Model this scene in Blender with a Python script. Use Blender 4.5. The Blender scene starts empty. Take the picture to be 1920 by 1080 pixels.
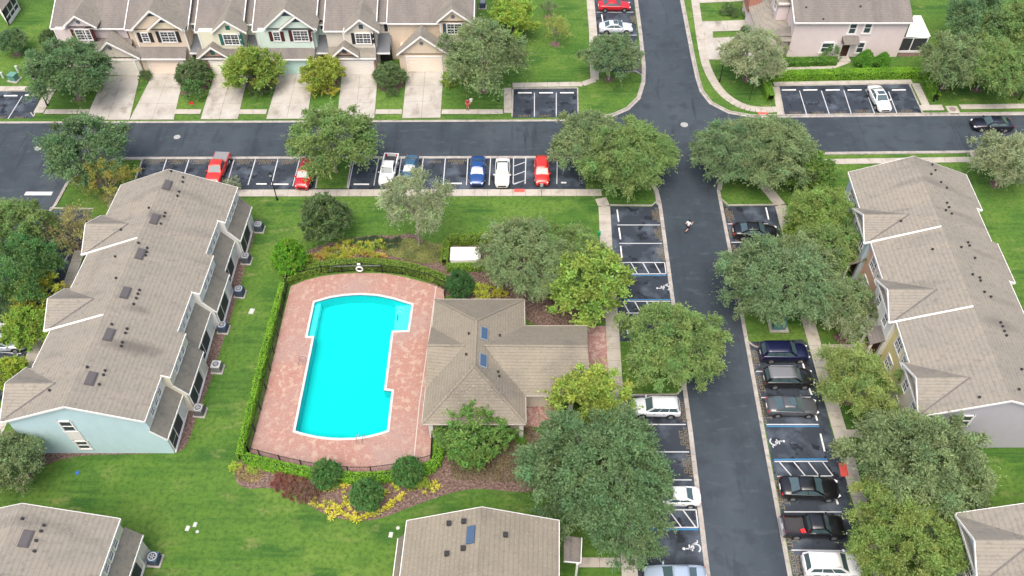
import bpy, bmesh, math, random
import numpy as np
from mathutils import Vector, Matrix
from mathutils.geometry import tessellate_polygon
R = math.radians
random.seed(7)
S = bpy.context.scene
COL = S.collection
# ------------------------------------------------------------------ camera, sky, sun, exposure
F, TH, CH = 1615.0, R(49.5), 70.3
sT, cT = math.sin(TH), math.cos(TH)
cam = bpy.data.cameras.new('camera'); camo = bpy.data.objects.new('camera', cam); COL.objects.link(camo)
camo.location = (0, 0, CH); camo.rotation_euler = (R(90) - TH, 0, 0)
cam.sensor_width = 36; cam.lens = F / 1920 * 36; cam.clip_end = 3000; cam.clip_start = 1
S.camera = camo
W = bpy.data.worlds.new('World'); S.world = W; W.use_nodes = True
wn = W.node_tree.nodes; wl = W.node_tree.links
bg = wn['Background']; sky = wn.new('ShaderNodeTexSky'); sky.sky_type = 'NISHITA'; sky.sun_disc = False
SUN_EL, SUN_AZ = R(66), R(-160)      # azimuth from +Y (away from the camera), negative = left
sky.sun_elevation = SUN_EL; sky.sun_rotation = SUN_AZ
sky.air_density = 1.0; sky.dust_density = 8.0; sky.ozone_density = 1.0
wl.new(sky.outputs[0], bg.inputs[0]); bg.inputs[1].default_value = 0.14
sun = bpy.data.lights.new('sun', 'SUN'); sun.energy = 0.8; sun.angle = R(60); sun.color = (1.0, 0.97, 0.91)
suno = bpy.data.objects.new('sun', sun); COL.objects.link(suno)
sd = Vector((math.sin(SUN_AZ) * math.cos(SUN_EL), math.cos(SUN_AZ) * math.cos(SUN_EL), math.sin(SUN_EL)))
suno.rotation_euler = sd.to_track_quat('Z', 'Y').to_euler(); suno.location = (0, 80, 90)
S.view_settings.view_transform = 'Standard'; S.view_settings.look = 'None'
S.view_settings.exposure = 0.93; S.view_settings.gamma = 1
S.cycles.max_bounces = 6; S.cycles.transparent_max_bounces = 8

# ------------------------------------------------------------------ survey helpers (photo point -> real point at height z)
def P(px, py, z=0.0):
    u = (px - 960) / F; v = (py - 540) / F
    dy = cT - v * sT; dz = -sT - v * cT
    t = (z - CH) / dz
    return Vector((u * t, dy * t, z))
def PV(px, py, y0):
    u = (px - 960) / F; v = (py - 540) / F
    dy = cT - v * sT; dz = -sT - v * cT
    t = y0 / dy
    return Vector((u * t, y0, CH + dz * t))

# ------------------------------------------------------------------ materials
MATS = {}
def nodes(name):
    m = bpy.data.materials.new(name); m.use_nodes = True
    n = m.node_tree.nodes; l = m.node_tree.links
    return m, n, l, n['Principled BSDF']
def plain(name, col, rough=0.6, metal=0.0, spec=0.4, var=0.06, scale=3.0, emis=None):
    if name in MATS: return MATS[name]
    m, n, l, b = nodes(name)
    b.inputs['Roughness'].default_value = rough; b.inputs['Metallic'].default_value = metal
    b.inputs['Specular IOR Level'].default_value = spec
    tc = n.new('ShaderNodeTexCoord'); nz = n.new('ShaderNodeTexNoise'); nz.inputs['Scale'].default_value = scale; nz.inputs['Detail'].default_value = 4
    l.new(tc.outputs['Object'], nz.inputs['Vector'])
    r = n.new('ShaderNodeMixRGB'); r.inputs[1].default_value = (*[c * (1 - var) for c in col], 1); r.inputs[2].default_value = (*[min(1, c * (1 + var)) for c in col], 1)
    l.new(nz.outputs['Fac'], r.inputs[0]); l.new(r.outputs[0], b.inputs['Base Color'])
    MATS[name] = m; return m
def mixmat(name, layers, rough=0.9, bump=None, coord='Object', spec=0.3):
    """layers: base colour, then (colour, noise scale, lo, hi, detail, stretch) mixed over it"""
    if name in MATS: return MATS[name]
    m, n, l, b = nodes(name)
    b.inputs['Roughness'].default_value = rough; b.inputs['Specular IOR Level'].default_value = spec
    kk = 0.86 if (name.startswith('shingles') or name in ('grass', 'asphalt', 'parking asphalt', 'concrete', 'driveway concrete', 'kerb concrete', 'mulch', 'brick pavers', 'entry pavers')) else 1.0
    layers = [tuple(x * kk for x in layers[0])] + [(tuple(x * kk for x in q[0]), *q[1:]) for q in layers[1:]]
    tc = n.new('ShaderNodeTexCoord')
    cur = None; base = (*layers[0], 1)
    for i, (c, sc, lo, hi, det, st) in enumerate(layers[1:]):
        mp = n.new('ShaderNodeMapping'); mp.inputs['Scale'].default_value = st; mp.inputs['Location'].default_value = (i * 7.3, i * 3.1, 0)
        l.new(tc.outputs[coord], mp.inputs[0])
        nz = n.new('ShaderNodeTexNoise'); nz.inputs['Scale'].default_value = sc; nz.inputs['Detail'].default_value = det
        nz.inputs['Roughness'].default_value = 0.6
        l.new(mp.outputs[0], nz.inputs['Vector'])
        mr = n.new('ShaderNodeMapRange'); mr.inputs[1].default_value = lo; mr.inputs[2].default_value = hi
        l.new(nz.outputs['Fac'], mr.inputs[0])
        mx = n.new('ShaderNodeMixRGB'); mx.inputs[2].default_value = (*c, 1)
        l.new(mr.outputs[0], mx.inputs[0])
        if cur is None: mx.inputs[1].default_value = base
        else: l.new(cur, mx.inputs[1])
        cur = mx.outputs[0]
    l.new(cur, b.inputs['Base Color'])
    if bump:
        nz = n.new('ShaderNodeTexNoise'); nz.inputs['Scale'].default_value = bump[0]; nz.inputs['Detail'].default_value = 3
        l.new(tc.outputs[coord], nz.inputs['Vector'])
        bp = n.new('ShaderNodeBump'); bp.inputs['Strength'].default_value = bump[1]; bp.inputs['Distance'].default_value = bump[2]
        l.new(nz.outputs['Fac'], bp.inputs['Height']); l.new(bp.outputs[0], b.inputs['Normal'])
    MATS[name] = m; return m
I3 = (1, 1, 1)
GRASS = mixmat('grass', [(0.058, 0.150, 0.020), ((0.130, 0.225, 0.038), 0.09, 0.42, 0.60, 4, I3), ((0.030, 0.105, 0.016), 0.17, 0.48, 0.62, 5, (1, 1.6, 1)),
        ((0.23, 0.25, 0.09), 0.30, 0.57, 0.72, 7, (1, 2.4, 1)), ((0.09, 0.19, 0.025), 0.9, 0.42, 0.68, 2, (.12, 2.0, 1)), ((0.028, 0.085, 0.012), 2.6, 0.45, 0.75, 6, I3), ((0.14, 0.22, 0.045), 9.0, 0.52, 0.8, 3, I3)], 0.95, (22, 0.6, 0.08))
ASPHALT = mixmat('asphalt', [(0.034, 0.048, 0.062), ((0.058, 0.076, 0.094), 0.12, 0.38, 0.64, 7, (1.0, .45, 1)), ((0.066, 0.082, 0.098), 0.9, 0.55, 0.72, 7, (.5, 1.5, 1)), ((0.024, 0.033, 0.044), 0.35, 0.58, 0.70, 8, (2.2, .25, 1)), ((0.031, 0.039, 0.052), 0.5, 0.5, 0.75, 6, I3), ((0.075, 0.085, 0.10), 30, 0.58, 0.8, 2, I3)], 0.82, (40, 0.4, 0.02))
ASPHALT2 = mixmat('parking asphalt', [(0.030, 0.040, 0.055), ((0.085, 0.108, 0.140), 0.40, 0.49, 0.66, 8, I3), ((0.010, 0.014, 0.022), 0.7, 0.56, 0.61, 8, I3), ((0.065, 0.075, 0.09), 30, 0.6, 0.8, 2, I3)], 0.7, (40, 0.4, 0.02))
CONC = mixmat('concrete', [(0.40, 0.375, 0.325), ((0.48, 0.455, 0.405), 0.5, 0.35, 0.65, 5, I3), ((0.23, 0.21, 0.17), 0.9, 0.54, 0.8, 7, I3), ((0.30, 0.28, 0.24), 14, 0.55, 0.8, 4, I3)], 0.9)
CONCD = mixmat('driveway concrete', [(0.38, 0.36, 0.32), ((0.48, 0.465, 0.43), 0.35, 0.35, 0.65, 5, I3), ((0.19, 0.165, 0.13), 0.55, 0.52, 0.80, 7, (1, .6, 1)), ((0.32, 0.30, 0.26), 12, 0.55, 0.8, 4, I3)], 0.9)
KERB = mixmat('kerb concrete', [(0.33, 0.31, 0.285), ((0.44, 0.42, 0.39), 0.8, 0.4, 0.65, 6, I3), ((0.19, 0.18, 0.165), 1.6, 0.52, 0.75, 7, I3)], 0.9)
MULCH = mixmat('mulch', [(0.145, 0.095, 0.078), ((0.30, 0.22, 0.19), 5.5, 0.45, 0.65, 6, I3), ((0.045, 0.030, 0.025), 4.0, 0.52, 0.7, 6, I3)], 1.0, (14, 1.0, 0.1))
PAVER = mixmat('brick pavers', [(0.36, 0.195, 0.160), ((0.45, 0.335, 0.255), 1.2, 0.50, 0.62, 9, (1.3, 1.1, 1)), ((0.33, 0.24, 0.215), 0.16, 0.40, 0.7, 4, I3), ((0.33, 0.145, 0.12), 3.4, 0.56, 0.70, 4, I3), ((0.46, 0.33, 0.27), 7.0, 0.56, 0.72, 3, I3)], 0.85)
PAVER2 = mixmat('entry pavers', [(0.34, 0.20, 0.18), ((0.46, 0.34, 0.31), 2.0, 0.48, 0.6, 6, I3), ((0.25, 0.12, 0.11), 5, 0.54, 0.66, 3, I3)], 0.85)
def roofmat(name, a, b_, dark, st=(1, 1, 1)):
    if name in MATS: return MATS[name]
    m = mixmat(name, [a, (b_, 0.35, 0.35, 0.65, 6, st), (tuple(x * .80 for x in a), 2.4, 0.5, 0.7, 6, I3), (dark, 0.16, 0.54, 0.78, 8, st), (tuple(min(1, x * 1.22) for x in a), 6.5, 0.54, 0.72, 4, I3)], 0.92)
    n = m.node_tree.nodes; l = m.node_tree.links; b = n['Principled BSDF']
    tc = n.new('ShaderNodeTexCoord'); wv = n.new('ShaderNodeTexWave'); wv.wave_type = 'BANDS'; wv.bands_direction = 'Z'; wv.wave_profile = 'SAW'
    wv.inputs['Scale'].default_value = 2.2; wv.inputs['Distortion'].default_value = 0.15; wv.inputs['Detail Scale'].default_value = 6
    l.new(tc.outputs['Object'], wv.inputs[0])
    bp = n.new('ShaderNodeBump'); bp.inputs['Strength'].default_value = 0.55; bp.inputs['Distance'].default_value = 0.05
    l.new(wv.outputs['Fac'], bp.inputs['Height']); l.new(bp.outputs[0], b.inputs['Normal'])
    cur = b.inputs['Base Color'].links[0].from_socket; mv = n.new('ShaderNodeMapRange'); mv.inputs[1].default_value = 0; mv.inputs[2].default_value = .35; mv.inputs[3].default_value = .80; mv.inputs[4].default_value = 1.0
    l.new(wv.outputs['Fac'], mv.inputs[0]); hs = n.new('ShaderNodeHueSaturation'); l.new(cur, hs.inputs['Color']); l.new(mv.outputs[0], hs.inputs['Value']); l.new(hs.outputs[0], b.inputs['Base Color'])
    return m
ROOF = roofmat('shingles beige', (0.250, 0.238, 0.207), (0.298, 0.272, 0.228), (0.140, 0.136, 0.126), (0.4, 2.0, 1))
ROOFG = roofmat('shingles grey', (0.215, 0.198, 0.182), (0.165, 0.153, 0.143), (0.115, 0.108, 0.105), (2.2, 0.35, 1))
ROOFP = roofmat('shingles tan', (0.265, 0.240, 0.188), (0.225, 0.205, 0.165), (0.120, 0.112, 0.10))
WHITE = plain('white trim', (0.74, 0.74, 0.73), 0.5)
DARKM = plain('dark fixture', (0.02, 0.02, 0.022), 0.5)
BLACKM = plain('black iron', (0.015, 0.015, 0.017), 0.45, 0.3)
GLASS = plain('window glass', (0.045, 0.06, 0.075), 0.08, 0.0, 0.8, 0.3, 0.5)
SCREEN = plain('insect screen', (0.045, 0.05, 0.055), 0.5, 0, .3, 0.3, 0.8)
PAINTW = plain('road paint white', (0.46, 0.48, 0.50), 0.8, 0, .2, 0.12, 2.5)
PAINTY = plain('road paint yellow', (0.19, 0.155, 0.09), 0.85, 0, .2, 0.4, 5.5)
PAINTB = plain('road paint blue', (0.03, 0.16, 0.33), 0.8)
BARK = mixmat('bark', [(0.20, 0.17, 0.14), ((0.36, 0.33, 0.29), 2.5, 0.4, 0.65, 5, (1, 1, .4))], 0.95)
def leafmat(name, trans=0.38):
    m, n, l, b = nodes(name)
    oi = n.new('ShaderNodeObjectInfo'); at = n.new('ShaderNodeAttribute'); at.attribute_name = 'tint'
    hsv = n.new('ShaderNodeHueSaturation'); l.new(oi.outputs['Color'], hsv.inputs['Color'])
    mr = n.new('ShaderNodeMapRange'); mr.inputs[3].default_value = 0.86; mr.inputs[4].default_value = 1.95
    l.new(at.outputs['Fac'], mr.inputs[0]); l.new(mr.outputs[0], hsv.inputs['Value'])
    at2 = n.new('ShaderNodeAttribute'); at2.attribute_name = 'hue'
    mh = n.new('ShaderNodeMapRange'); mh.inputs[3].default_value = 0.530; mh.inputs[4].default_value = 0.465
    l.new(at2.outputs['Fac'], mh.inputs[0]); l.new(mh.outputs[0], hsv.inputs['Hue'])
    l.new(hsv.outputs[0], b.inputs['Base Color']); b.inputs['Roughness'].default_value = 0.55; b.inputs['Specular IOR Level'].default_value = 0.35
    tr = n.new('ShaderNodeBsdfTranslucent'); l.new(hsv.outputs[0], tr.inputs[0])
    mx = n.new('ShaderNodeMixShader'); mx.inputs[0].default_value = trans
    l.new(b.outputs[0], mx.inputs[1]); l.new(tr.outputs[0], mx.inputs[2]); l.new(mx.outputs[0], n['Material Output'].inputs[0])
    return m
LEAF = leafmat('leaves')
def carpaint():
    m, n, l, b = nodes('car paint')
    oi = n.new('ShaderNodeObjectInfo'); l.new(oi.outputs['Color'], b.inputs['Base Color'])
    b.inputs['Roughness'].default_value = 0.28; b.inputs['Metallic'].default_value = 0.15
    b.inputs['Coat Weight'].default_value = 0.8; b.inputs['Coat Roughness'].default_value = 0.06
    return m
PAINT = carpaint()
CARGLASS = plain('car glass', (0.05, 0.085, 0.095), 0.05, 0, 1.0, 0.15)
RUBBER = plain('tyre rubber', (0.012, 0.012, 0.013), 0.8)
RIM = plain('alloy', (0.55, 0.56, 0.58), 0.3, 0.8)
LAMPW = plain('headlamp lens', (0.75, 0.77, 0.8), 0.15)
LAMPR = plain('tail lamp lens', (0.45, 0.01, 0.015), 0.2)

# ------------------------------------------------------------------ mesh builder
class MB:
    def __init__(s): s.v = []; s.f = []
    def face(s, *pts):
        k = len(s.v); s.v += [tuple(p) for p in pts]; s.f.append(tuple(range(k, k + len(pts)))); return s
    def box(s, c, d, rz=0.0, ax=None):
        c = Vector(c); X, Y, Z = ax if ax else (Vector((math.cos(rz), math.sin(rz), 0)), Vector((-math.sin(rz), math.cos(rz), 0)), Vector((0, 0, 1)))
        k = len(s.v)
        for i in (-.5, .5):
            for j in (-.5, .5):
                for q in (-.5, .5): s.v.append(tuple(c + X * d[0] * i + Y * d[1] * j + Z * d[2] * q))
        s.f += [tuple(k + a for a in t) for t in ((0, 1, 3, 2), (4, 6, 7, 5), (0, 4, 5, 1), (2, 3, 7, 6), (0, 2, 6, 4), (1, 5, 7, 3))]
        return s
    def bar(s, a, b, w, h, up=(0, 0, 1)):
        a = Vector(a); b = Vector(b); X = (b - a); L = X.length
        if L < 1e-6: return s
        X /= L; Yv = Vector(up).cross(X)
        if Yv.length < 1e-5: Yv = Vector((1, 0, 0))
        Yv.normalize(); Z = X.cross(Yv)
        return s.box((a + b) / 2, (L, w, h), ax=(X, Yv, Z))
    def tube(s, a, b, r, n=8, r2=None, cap=True):
        a = Vector(a); b = Vector(b); r2 = r if r2 is None else r2
        X = (b - a).normalized(); U = X.cross(Vector((0, 0, 1)))
        if U.length < 1e-4: U = Vector((1, 0, 0))
        U.normalize(); V = X.cross(U); k = len(s.v)
        for i in range(n):
            t = 2 * math.pi * i / n; dv = U * math.cos(t) + V * math.sin(t)
            s.v.append(tuple(a + dv * r)); s.v.append(tuple(b + dv * r2))
        for i in range(n):
            j = (i + 1) % n; s.f.append((k + 2 * i, k + 2 * i + 1, k + 2 * j + 1, k + 2 * j))
        if cap:
            s.f.append(tuple(k + 2 * i for i in range(n))); s.f.append(tuple(k + 2 * i + 1 for i in reversed(range(n))))
        return s
    def prism(s, pts, z0, z1, bottom=False):
        n = len(pts); k = len(s.v)
        s.v += [(p[0], p[1], z0) for p in pts] + [(p[0], p[1], z1) for p in pts]
        for i in range(n):
            j = (i + 1) % n; s.f.append((k + i, k + j, k + n + j, k + n + i))
        for t in tessellate_polygon([[Vector((p[0], p[1], 0)) for p in pts]]): s.f.append(tuple(k + n + i for i in t))
        if bottom: s.f.append(tuple(k + i for i in range(n)))
        return s
    def sheet(s, loops, z):
        flat = []
        for lp in loops: flat += lp
        k = len(s.v); s.v += [(p[0], p[1], z) for p in flat]
        for t in tessellate_polygon([[Vector((p[0], p[1], 0)) for p in lp] for lp in loops]): s.f.append(tuple(k + i for i in t))
        return s
    def slab(s, pts, th):
        """thick panel from a polygon of 3-D points, thickened downwards"""
        pts = [Vector(p) for p in pts]; n = len(pts); k = len(s.v)
        s.v += [tuple(p) for p in pts] + [tuple(p - Vector((0, 0, th))) for p in pts]
        s.f.append(tuple(k + i for i in range(n))); s.f.append(tuple(k + n + i for i in reversed(range(n))))
        for i in range(n):
            j = (i + 1) % n; s.f.append((k + i, k + n + i, k + n + j, k + j))
        return s
    def mesh(s, name, mat, off=None, smooth=False):
        me = bpy.data.meshes.new(name)
        v = s.v if off is None else [(a[0] - off[0], a[1] - off[1], a[2] - off[2]) for a in s.v]
        me.from_pydata(v, [], s.f)
        bm = bmesh.new(); bm.from_mesh(me); bmesh.ops.recalc_face_normals(bm, faces=bm.faces); bm.to_mesh(me); bm.free()
        if isinstance(mat, (list, tuple)):
            for m_ in mat: me.materials.append(m_)
        elif mat: me.materials.append(mat)
        if smooth:
            for p in me.polygons: p.use_smooth = True
        return me
    def build(s, name, mat, parent=None, world=True, label=None, smooth=False):
        off = parent_loc(parent) if (parent and world) else None
        o = bpy.data.objects.new(name, s.mesh(name, mat, off, smooth)); COL.objects.link(o)
        if parent: o.parent = parent
        if label: o['label'] = label
        return o
def parent_loc(p):
    l = Vector((0, 0, 0))
    while p is not None: l += p.location; p = p.parent
    return l
def empty(name, loc, rz=0.0):
    o = bpy.data.objects.new(name, None); COL.objects.link(o); o.location = loc; o.rotation_euler = (0, 0, rz); o.empty_display_size = .3; return o
def tag(o, label, cat, group=None):
    o['label'] = label; o['category'] = cat
    if group: o['group'] = group
    return o
def thing(name, label, cat, loc=(0, 0, 0), rz=0.0, group=None): return tag(empty(name, loc, rz), label, cat, group)
def solo(mb, name, mat, label, cat, group=None, smooth=False):
    """a thing that is one mesh, its origin at its base"""
    xs = [v[0] for v in mb.v]; ys = [v[1] for v in mb.v]; zs = [v[2] for v in mb.v]
    c = Vector(((min(xs) + max(xs)) / 2, (min(ys) + max(ys)) / 2, min(zs)))
    o = bpy.data.objects.new(name, mb.mesh(name, mat, c, smooth)); COL.objects.link(o); o.location = c
    return tag(o, label, cat, group)
def struct(mb, name, mat, parent=None):
    o = mb.build(name, mat, parent)
    if not parent: o['kind'] = 'structure'
    return o
def G(pts, z=0.0): return [P(x, y, z) for x, y in pts]
def inset(pts, d):
    n = len(pts); A = sum(pts[i][0] * pts[(i + 1) % n][1] - pts[(i + 1) % n][0] * pts[i][1] for i in range(n)); sg = 1 if A > 0 else -1; out = []
    for i in range(n):
        p0, p1, p2 = Vector(pts[i - 1][:2]), Vector(pts[i][:2]), Vector(pts[(i + 1) % n][:2])
        e1 = (p1 - p0).normalized(); e2 = (p2 - p1).normalized()
        n1 = Vector((-e1.y, e1.x)) * sg; n2 = Vector((-e2.y, e2.x)) * sg
        b = (n1 + n2); b = b / max(0.35, b.length_squared) * 2 if b.length > 1e-6 else n1
        q = p1 + b * d; out.append(Vector((q.x, q.y, 0)))
    return out
def smoothline(pts, it=2, closed=False):
    for _ in range(it):
        out = []; n = len(pts)
        rng = range(n) if closed else range(n - 1)
        if not closed: out.append(pts[0])
        for i in rng:
            a = pts[i]; b = pts[(i + 1) % n]
            out.append(a.lerp(b, .25)); out.append(a.lerp(b, .75))
        if not closed: out.append(pts[-1])
        pts = out
    return pts
def ribbon(mb, line, w0, w1, z0, z1):
    """strip between offsets w0 and w1 (to the left of the line), from z0 up to z1"""
    L = []
    for i, p in enumerate(line):
        a = line[max(0, i - 1)]; b = line[min(len(line) - 1, i + 1)]; t = (b - a).normalized(); nn = Vector((-t.y, t.x, 0)); L.append((p + nn * w0, p + nn * w1))
    for i in range(len(L) - 1):
        a, b = L[i]; c, d = L[i + 1]
        q = lambda p, z: (p.x, p.y, z)
        mb.face(q(a, z1), q(c, z1), q(d, z1), q(b, z1)); mb.face(q(a, z0), q(c, z0), q(c, z1), q(a, z1)); mb.face(q(b, z0), q(b, z1), q(d, z1), q(d, z0))
    return mb

# ------------------------------------------------------------------ ground, roads, pool basin
POOLpx = [(587, 565), (619, 556), (645, 552), (676, 550), (708, 552), (741, 559), (776, 570), (768, 623), (738, 624), (725, 729), (739, 731), (730, 810), (712, 816), (692, 821), (666, 825), (640, 826), (615, 825), (592, 822), (570, 817), (549, 811), (585, 634), (572, 634)]
pool = G(POOLpx)
BIG = [Vector((-260, -60, 0)), Vector((260, -60, 0)), Vector((260, 420, 0)), Vector((-260, 420, 0))]
struct(MB().sheet([BIG, inset(pool, .15)], 0.0), 'lawn', GRASS)

def arc(c, r, a0, a1, n=8): return [Vector((c[0] + r * math.cos(R(a0 + (a1 - a0) * i / n)), c[1] + r * math.sin(R(a0 + (a1 - a0) * i / n)), 0)) for i in range(n + 1)]
road = MB()
# the cross street with both junction mouths, one outline
leftN = G([(1196, -60), (1196, 0), (1204, 60), (1211, 125), (1210, 155), (1201, 185), (1180, 206), (1150, 219), (1095, 227)])
road_pts = G([(-420, 233), (0, 231.5), (500, 230), (960, 228)]) + list(reversed(leftN)) + \
    G([(1270, -60), (1275, 0), (1295, 105), (1304, 147), (1312, 172), (1330, 195), (1365, 213), (1410, 221), (1485, 220.5), (1920, 216), (2300, 212)]) + \
    G([(2300, 277), (1850, 282), (1560, 285), (1480, 286), (1410, 290), (1370, 300), (1350, 320), (1344, 357), (1375, 520), (1427, 810), (1477, 1080), (1500, 1200)]) + \
    G([(1355, 1200), (1332, 1080), (1299, 810), (1262, 540), (1241, 385), (1235, 357), (1222, 335), (1200, 317), (1165, 303), (1100, 293), (1045, 292.5), (600, 293.5), (225, 294.5), (205, 300)]) + \
    G([(150, 318), (125, 340), (100, 385), (84, 402), (30, 500), (-420, 500)])
struct(MB().sheet([road_pts], 0.008), 'road', ASPHALT)
# gutters and kerbs along the road
kb = MB()
def kerbline(px, w=-0.42, h=0.0, sm=True):
    l = G(px)
    ribbon(kb, l, 0, w, 0.0, 0.022)
def rkerb(l, w0, w1, h): ribbon(kb, l, w0, w1, 0.0, h)
lnR = G([(1275, -60), (1275, 0), (1295, 105), (1304, 147), (1312, 172), (1330, 195), (1365, 213), (1410, 221), (1485, 220.5), (1920, 216), (2300, 212)])
ribbon(kb, lnR, 0, .38, 0, .022); ribbon(kb, lnR, .38, .55, 0, .13)
lnL = G([(1196, -60), (1196, 0), (1204, 60), (1211, 125), (1210, 155), (1201, 185), (1180, 206), (1150, 219), (1095, 227), (960, 228), (500, 230), (0, 231.5), (-420, 233)])
ribbon(kb, lnL, 0, -.38, 0, .022); ribbon(kb, lnL[:9], -.38, -.55, 0, .13)
lnB = G([(2300, 277), (1850, 282), (1560, 285), (1480, 286), (1410, 290), (1370, 300), (1350, 320), (1344, 357), (1375, 520), (1427, 810), (1477, 1080), (1500, 1200)])
ribbon(kb, lnB, 0, .38, 0, .022); ribbon(kb, lnB[:8], .38, .55, 0, .13)
lnC = G([(1355, 1200), (1332, 1080), (1299, 810), (1262, 540), (1241, 385), (1235, 357), (1222, 335), (1200, 317), (1165, 303), (1100, 293), (1045, 292.5), (600, 293.5), (225, 294.5)])
ribbon(kb, lnC, 0, .42, 0, .022); ribbon(kb, lnC[4:9], .42, .6, 0, .13)
lnD = G([(225, 294.5), (170, 310), (125, 340), (100, 385), (84, 402)])
ribbon(kb, lnD, 0, .3, 0, .022); ribbon(kb, lnD, .3, .45, 0, .13)
struct(kb, 'kerb', KERB)

# parking bays (each lot one paved sheet with its painted lines and lettering as parts)
def lot(px, z=0.012, shape=None):
    o = struct(MB().sheet([G(px)], z), 'parking_lot', ASPHALT2); return o
def line(par, a, b, w=0.11, mat=None, name='stall_line', z=0.02):
    A = P(*a); B = P(*b); MB().bar((A.x, A.y, z - .001), (B.x, B.y, z - .001), w, .003).build(name, mat or PAINTW, par)
textcache = {}
def letter(par, txt, px, ang, size=0.54, mat=None, name='stall_lettering', z=0.02):
    key = (txt, size)
    if key not in textcache:
        cu = bpy.data.curves.new('t', 'FONT'); cu.body = txt; cu.size = size; cu.align_x = 'CENTER'; cu.align_y = 'CENTER'; cu.space_line = .82; cu.offset = 0
        ob = bpy.data.objects.new('t', cu); COL.objects.link(ob); dg = bpy.context.evaluated_depsgraph_get()
        me = bpy.data.meshes.new_from_object(ob.evaluated_get(dg)); bpy.data.objects.remove(ob); me.materials.clear(); me.materials.append(mat or PAINTY); textcache[key] = me
    o = bpy.data.objects.new(name, textcache[key]); COL.objects.link(o); p = P(*px); o.parent = par
    o.location = (p.x, p.y, z); o.rotation_euler = (0, 0, R(ang)); return o
def hcsymbol(par, px, ang, s=1.0):
    mb = MB(); t = .15
    for i in range(14):
        a0 = R(-150 + i * 20); a1 = R(-150 + (i + 1) * 20)
        mb.bar((.42 * math.cos(a0), .42 * math.sin(a0) - .2, 0), (.42 * math.cos(a1), .42 * math.sin(a1) - .2, 0), t, .003)
    mb.bar((-.05, .75, 0), (-.05, .05, 0), .13, .003); mb.bar((-.08, .4, 0), (.35, .4, 0), t, .003)
    mb.bar((-.05, .02, 0), (.42, .02, 0), .12, .003); mb.bar((.42, .02, 0), (.6, -.45, 0), .12, .003); mb.bar((.6, -.45, 0), (.8, -.4, 0), .1, .003)
    mb.prism([(-.05 + .15 * math.cos(a), .95 + .15 * math.sin(a)) for a in [k * .7 for k in range(9)]], -.0015, .0015)
    o = mb.build('wheelchair_symbol', PAINTW, par, world=False); p = P(*px); o.location = (p.x, p.y, .02); o.rotation_euler = (0, 0, R(ang)); o.scale = (s, s, 1)
STOPN = [0]
def wheelstop(a, b, label, along):
    A = P(*a); B = P(*b); mb = MB(); X = (B - A).normalized(); Yv = Vector((-X.y, X.x, 0)); w = .16
    prof = [(-w / 2, .012), (w / 2, .012), (w / 2 * .8, .10), (-w / 2 * .8, .10)]
    va = [A + Yv * y + Vector((0, 0, z)) for y, z in prof]; vb = [B + Yv * y + Vector((0, 0, z)) for y, z in prof]
    for i in range(4): mb.face(va[i], va[(i + 1) % 4], vb[(i + 1) % 4], vb[i])
    mb.face(*va); mb.face(*reversed(vb))
    solo(mb, 'wheel_stop', WHITE, label, 'wheel stop', along)

# --- middle row (north of the lawn)
row = lot([(268, 299), (1098, 295.5), (1098, 357), (430, 357), (252, 345)])
for x0, y0, x1, y1 in [(312.5, 299, 302, 330), (354.5, 299, 343, 335), (396, 299, 384, 345), (439, 299, 425, 347), (479, 299, 465, 347), (521, 299, 509, 347), (562, 298, 549, 349), (606, 298, 597, 352), (664, 298, 653, 354), (710, 297, 701, 348), (752.5, 297, 745, 348), (793.7, 297, 787, 348), (835, 296.5, 831, 347), (877.5, 296, 874.5, 347), (920, 296, 917, 347), (963, 295.5, 962, 345), (986, 295.5, 984.5, 345), (1045, 295, 1044, 345)]:
    line(row, (x0, y0), (x1, y1))
for k in range(3): line(row, (963, 312 + 17 * k), (985, 304 + 17 * k))
line(row, (962, 345), (984.5, 338)); line(row, (963, 296.5), (986, 296.5))
for i, x in enumerate([289, 332, 374, 456, 497, 540, 815, 857]):
    letter(row, 'GUEST\nRESIDENT' if x != 815 else 'GUEST', (x, 303.5), 180)
struct(MB().prism(G([(602, 297.5), (660, 297.5), (651, 354), (592, 354)]), 0, .11), 'lawn', GRASS)
for i, (a, b, l) in enumerate([((481, 345.5), (500, 345.5), 'white wheel stop directly beside the lamp post at the row end'), ((513, 346), (541, 346), 'white wheel stop in the bay left of the red crossover'), ((663, 346), (692, 346), 'white wheel stop right of the grass island in the middle row'), ((838, 344.5), (866, 344.5), 'white wheel stop in the empty bay left of the blue sedan'), ((1052, 343), (1062, 343), 'short visible wheel stop right of the red hatchback')]):
    wheelstop(a, b, l, 'white wheel stops in the parking bays')
# --- top left lot, top middle lot
ltl = lot([(-300, 172), (84, 172), (62, 222), (-300, 224)])
for a, b in [((-2, 181), (-26, 222)), ((42, 180), (15, 223)), ((85, 172), (63, 218))]: line(ltl, a, b)
for x in (0, 38): letter(ltl, 'GUEST', (x, 220.5), 0)
wheelstop((8, 180), (33, 180), 'wheel stop in the bay second from the left edge at top left', 'white wheel stops in the parking bays'); wheelstop((47, 179), (72, 179), 'wheel stop in the corner bay beside the tall lamp at top left', 'white wheel stops in the parking bays')
ltm = lot([(962, 167), (1083, 166), (1083, 220), (961, 221)])
for a, b in [((1002, 174), (1002, 219)), ((1043, 174), (1043, 219)), ((1083, 166), (1084, 219)), ((962, 168), (961, 213))]: line(ltm, a, b)
for x in (983, 1022, 1063): letter(ltm, 'GUEST', (x, 217.5), 0)
for i, x in enumerate((984, 1024, 1063)): wheelstop((x - 13, 174.5), (x + 13, 174.5), ['left', 'middle', 'right'][i] + ' wheel stop of the three empty bays at top centre', 'white wheel stops in the parking bays')
ltr = lot([(1459, 161), (1704, 157), (1729, 213), (1470, 217.5)])
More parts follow.
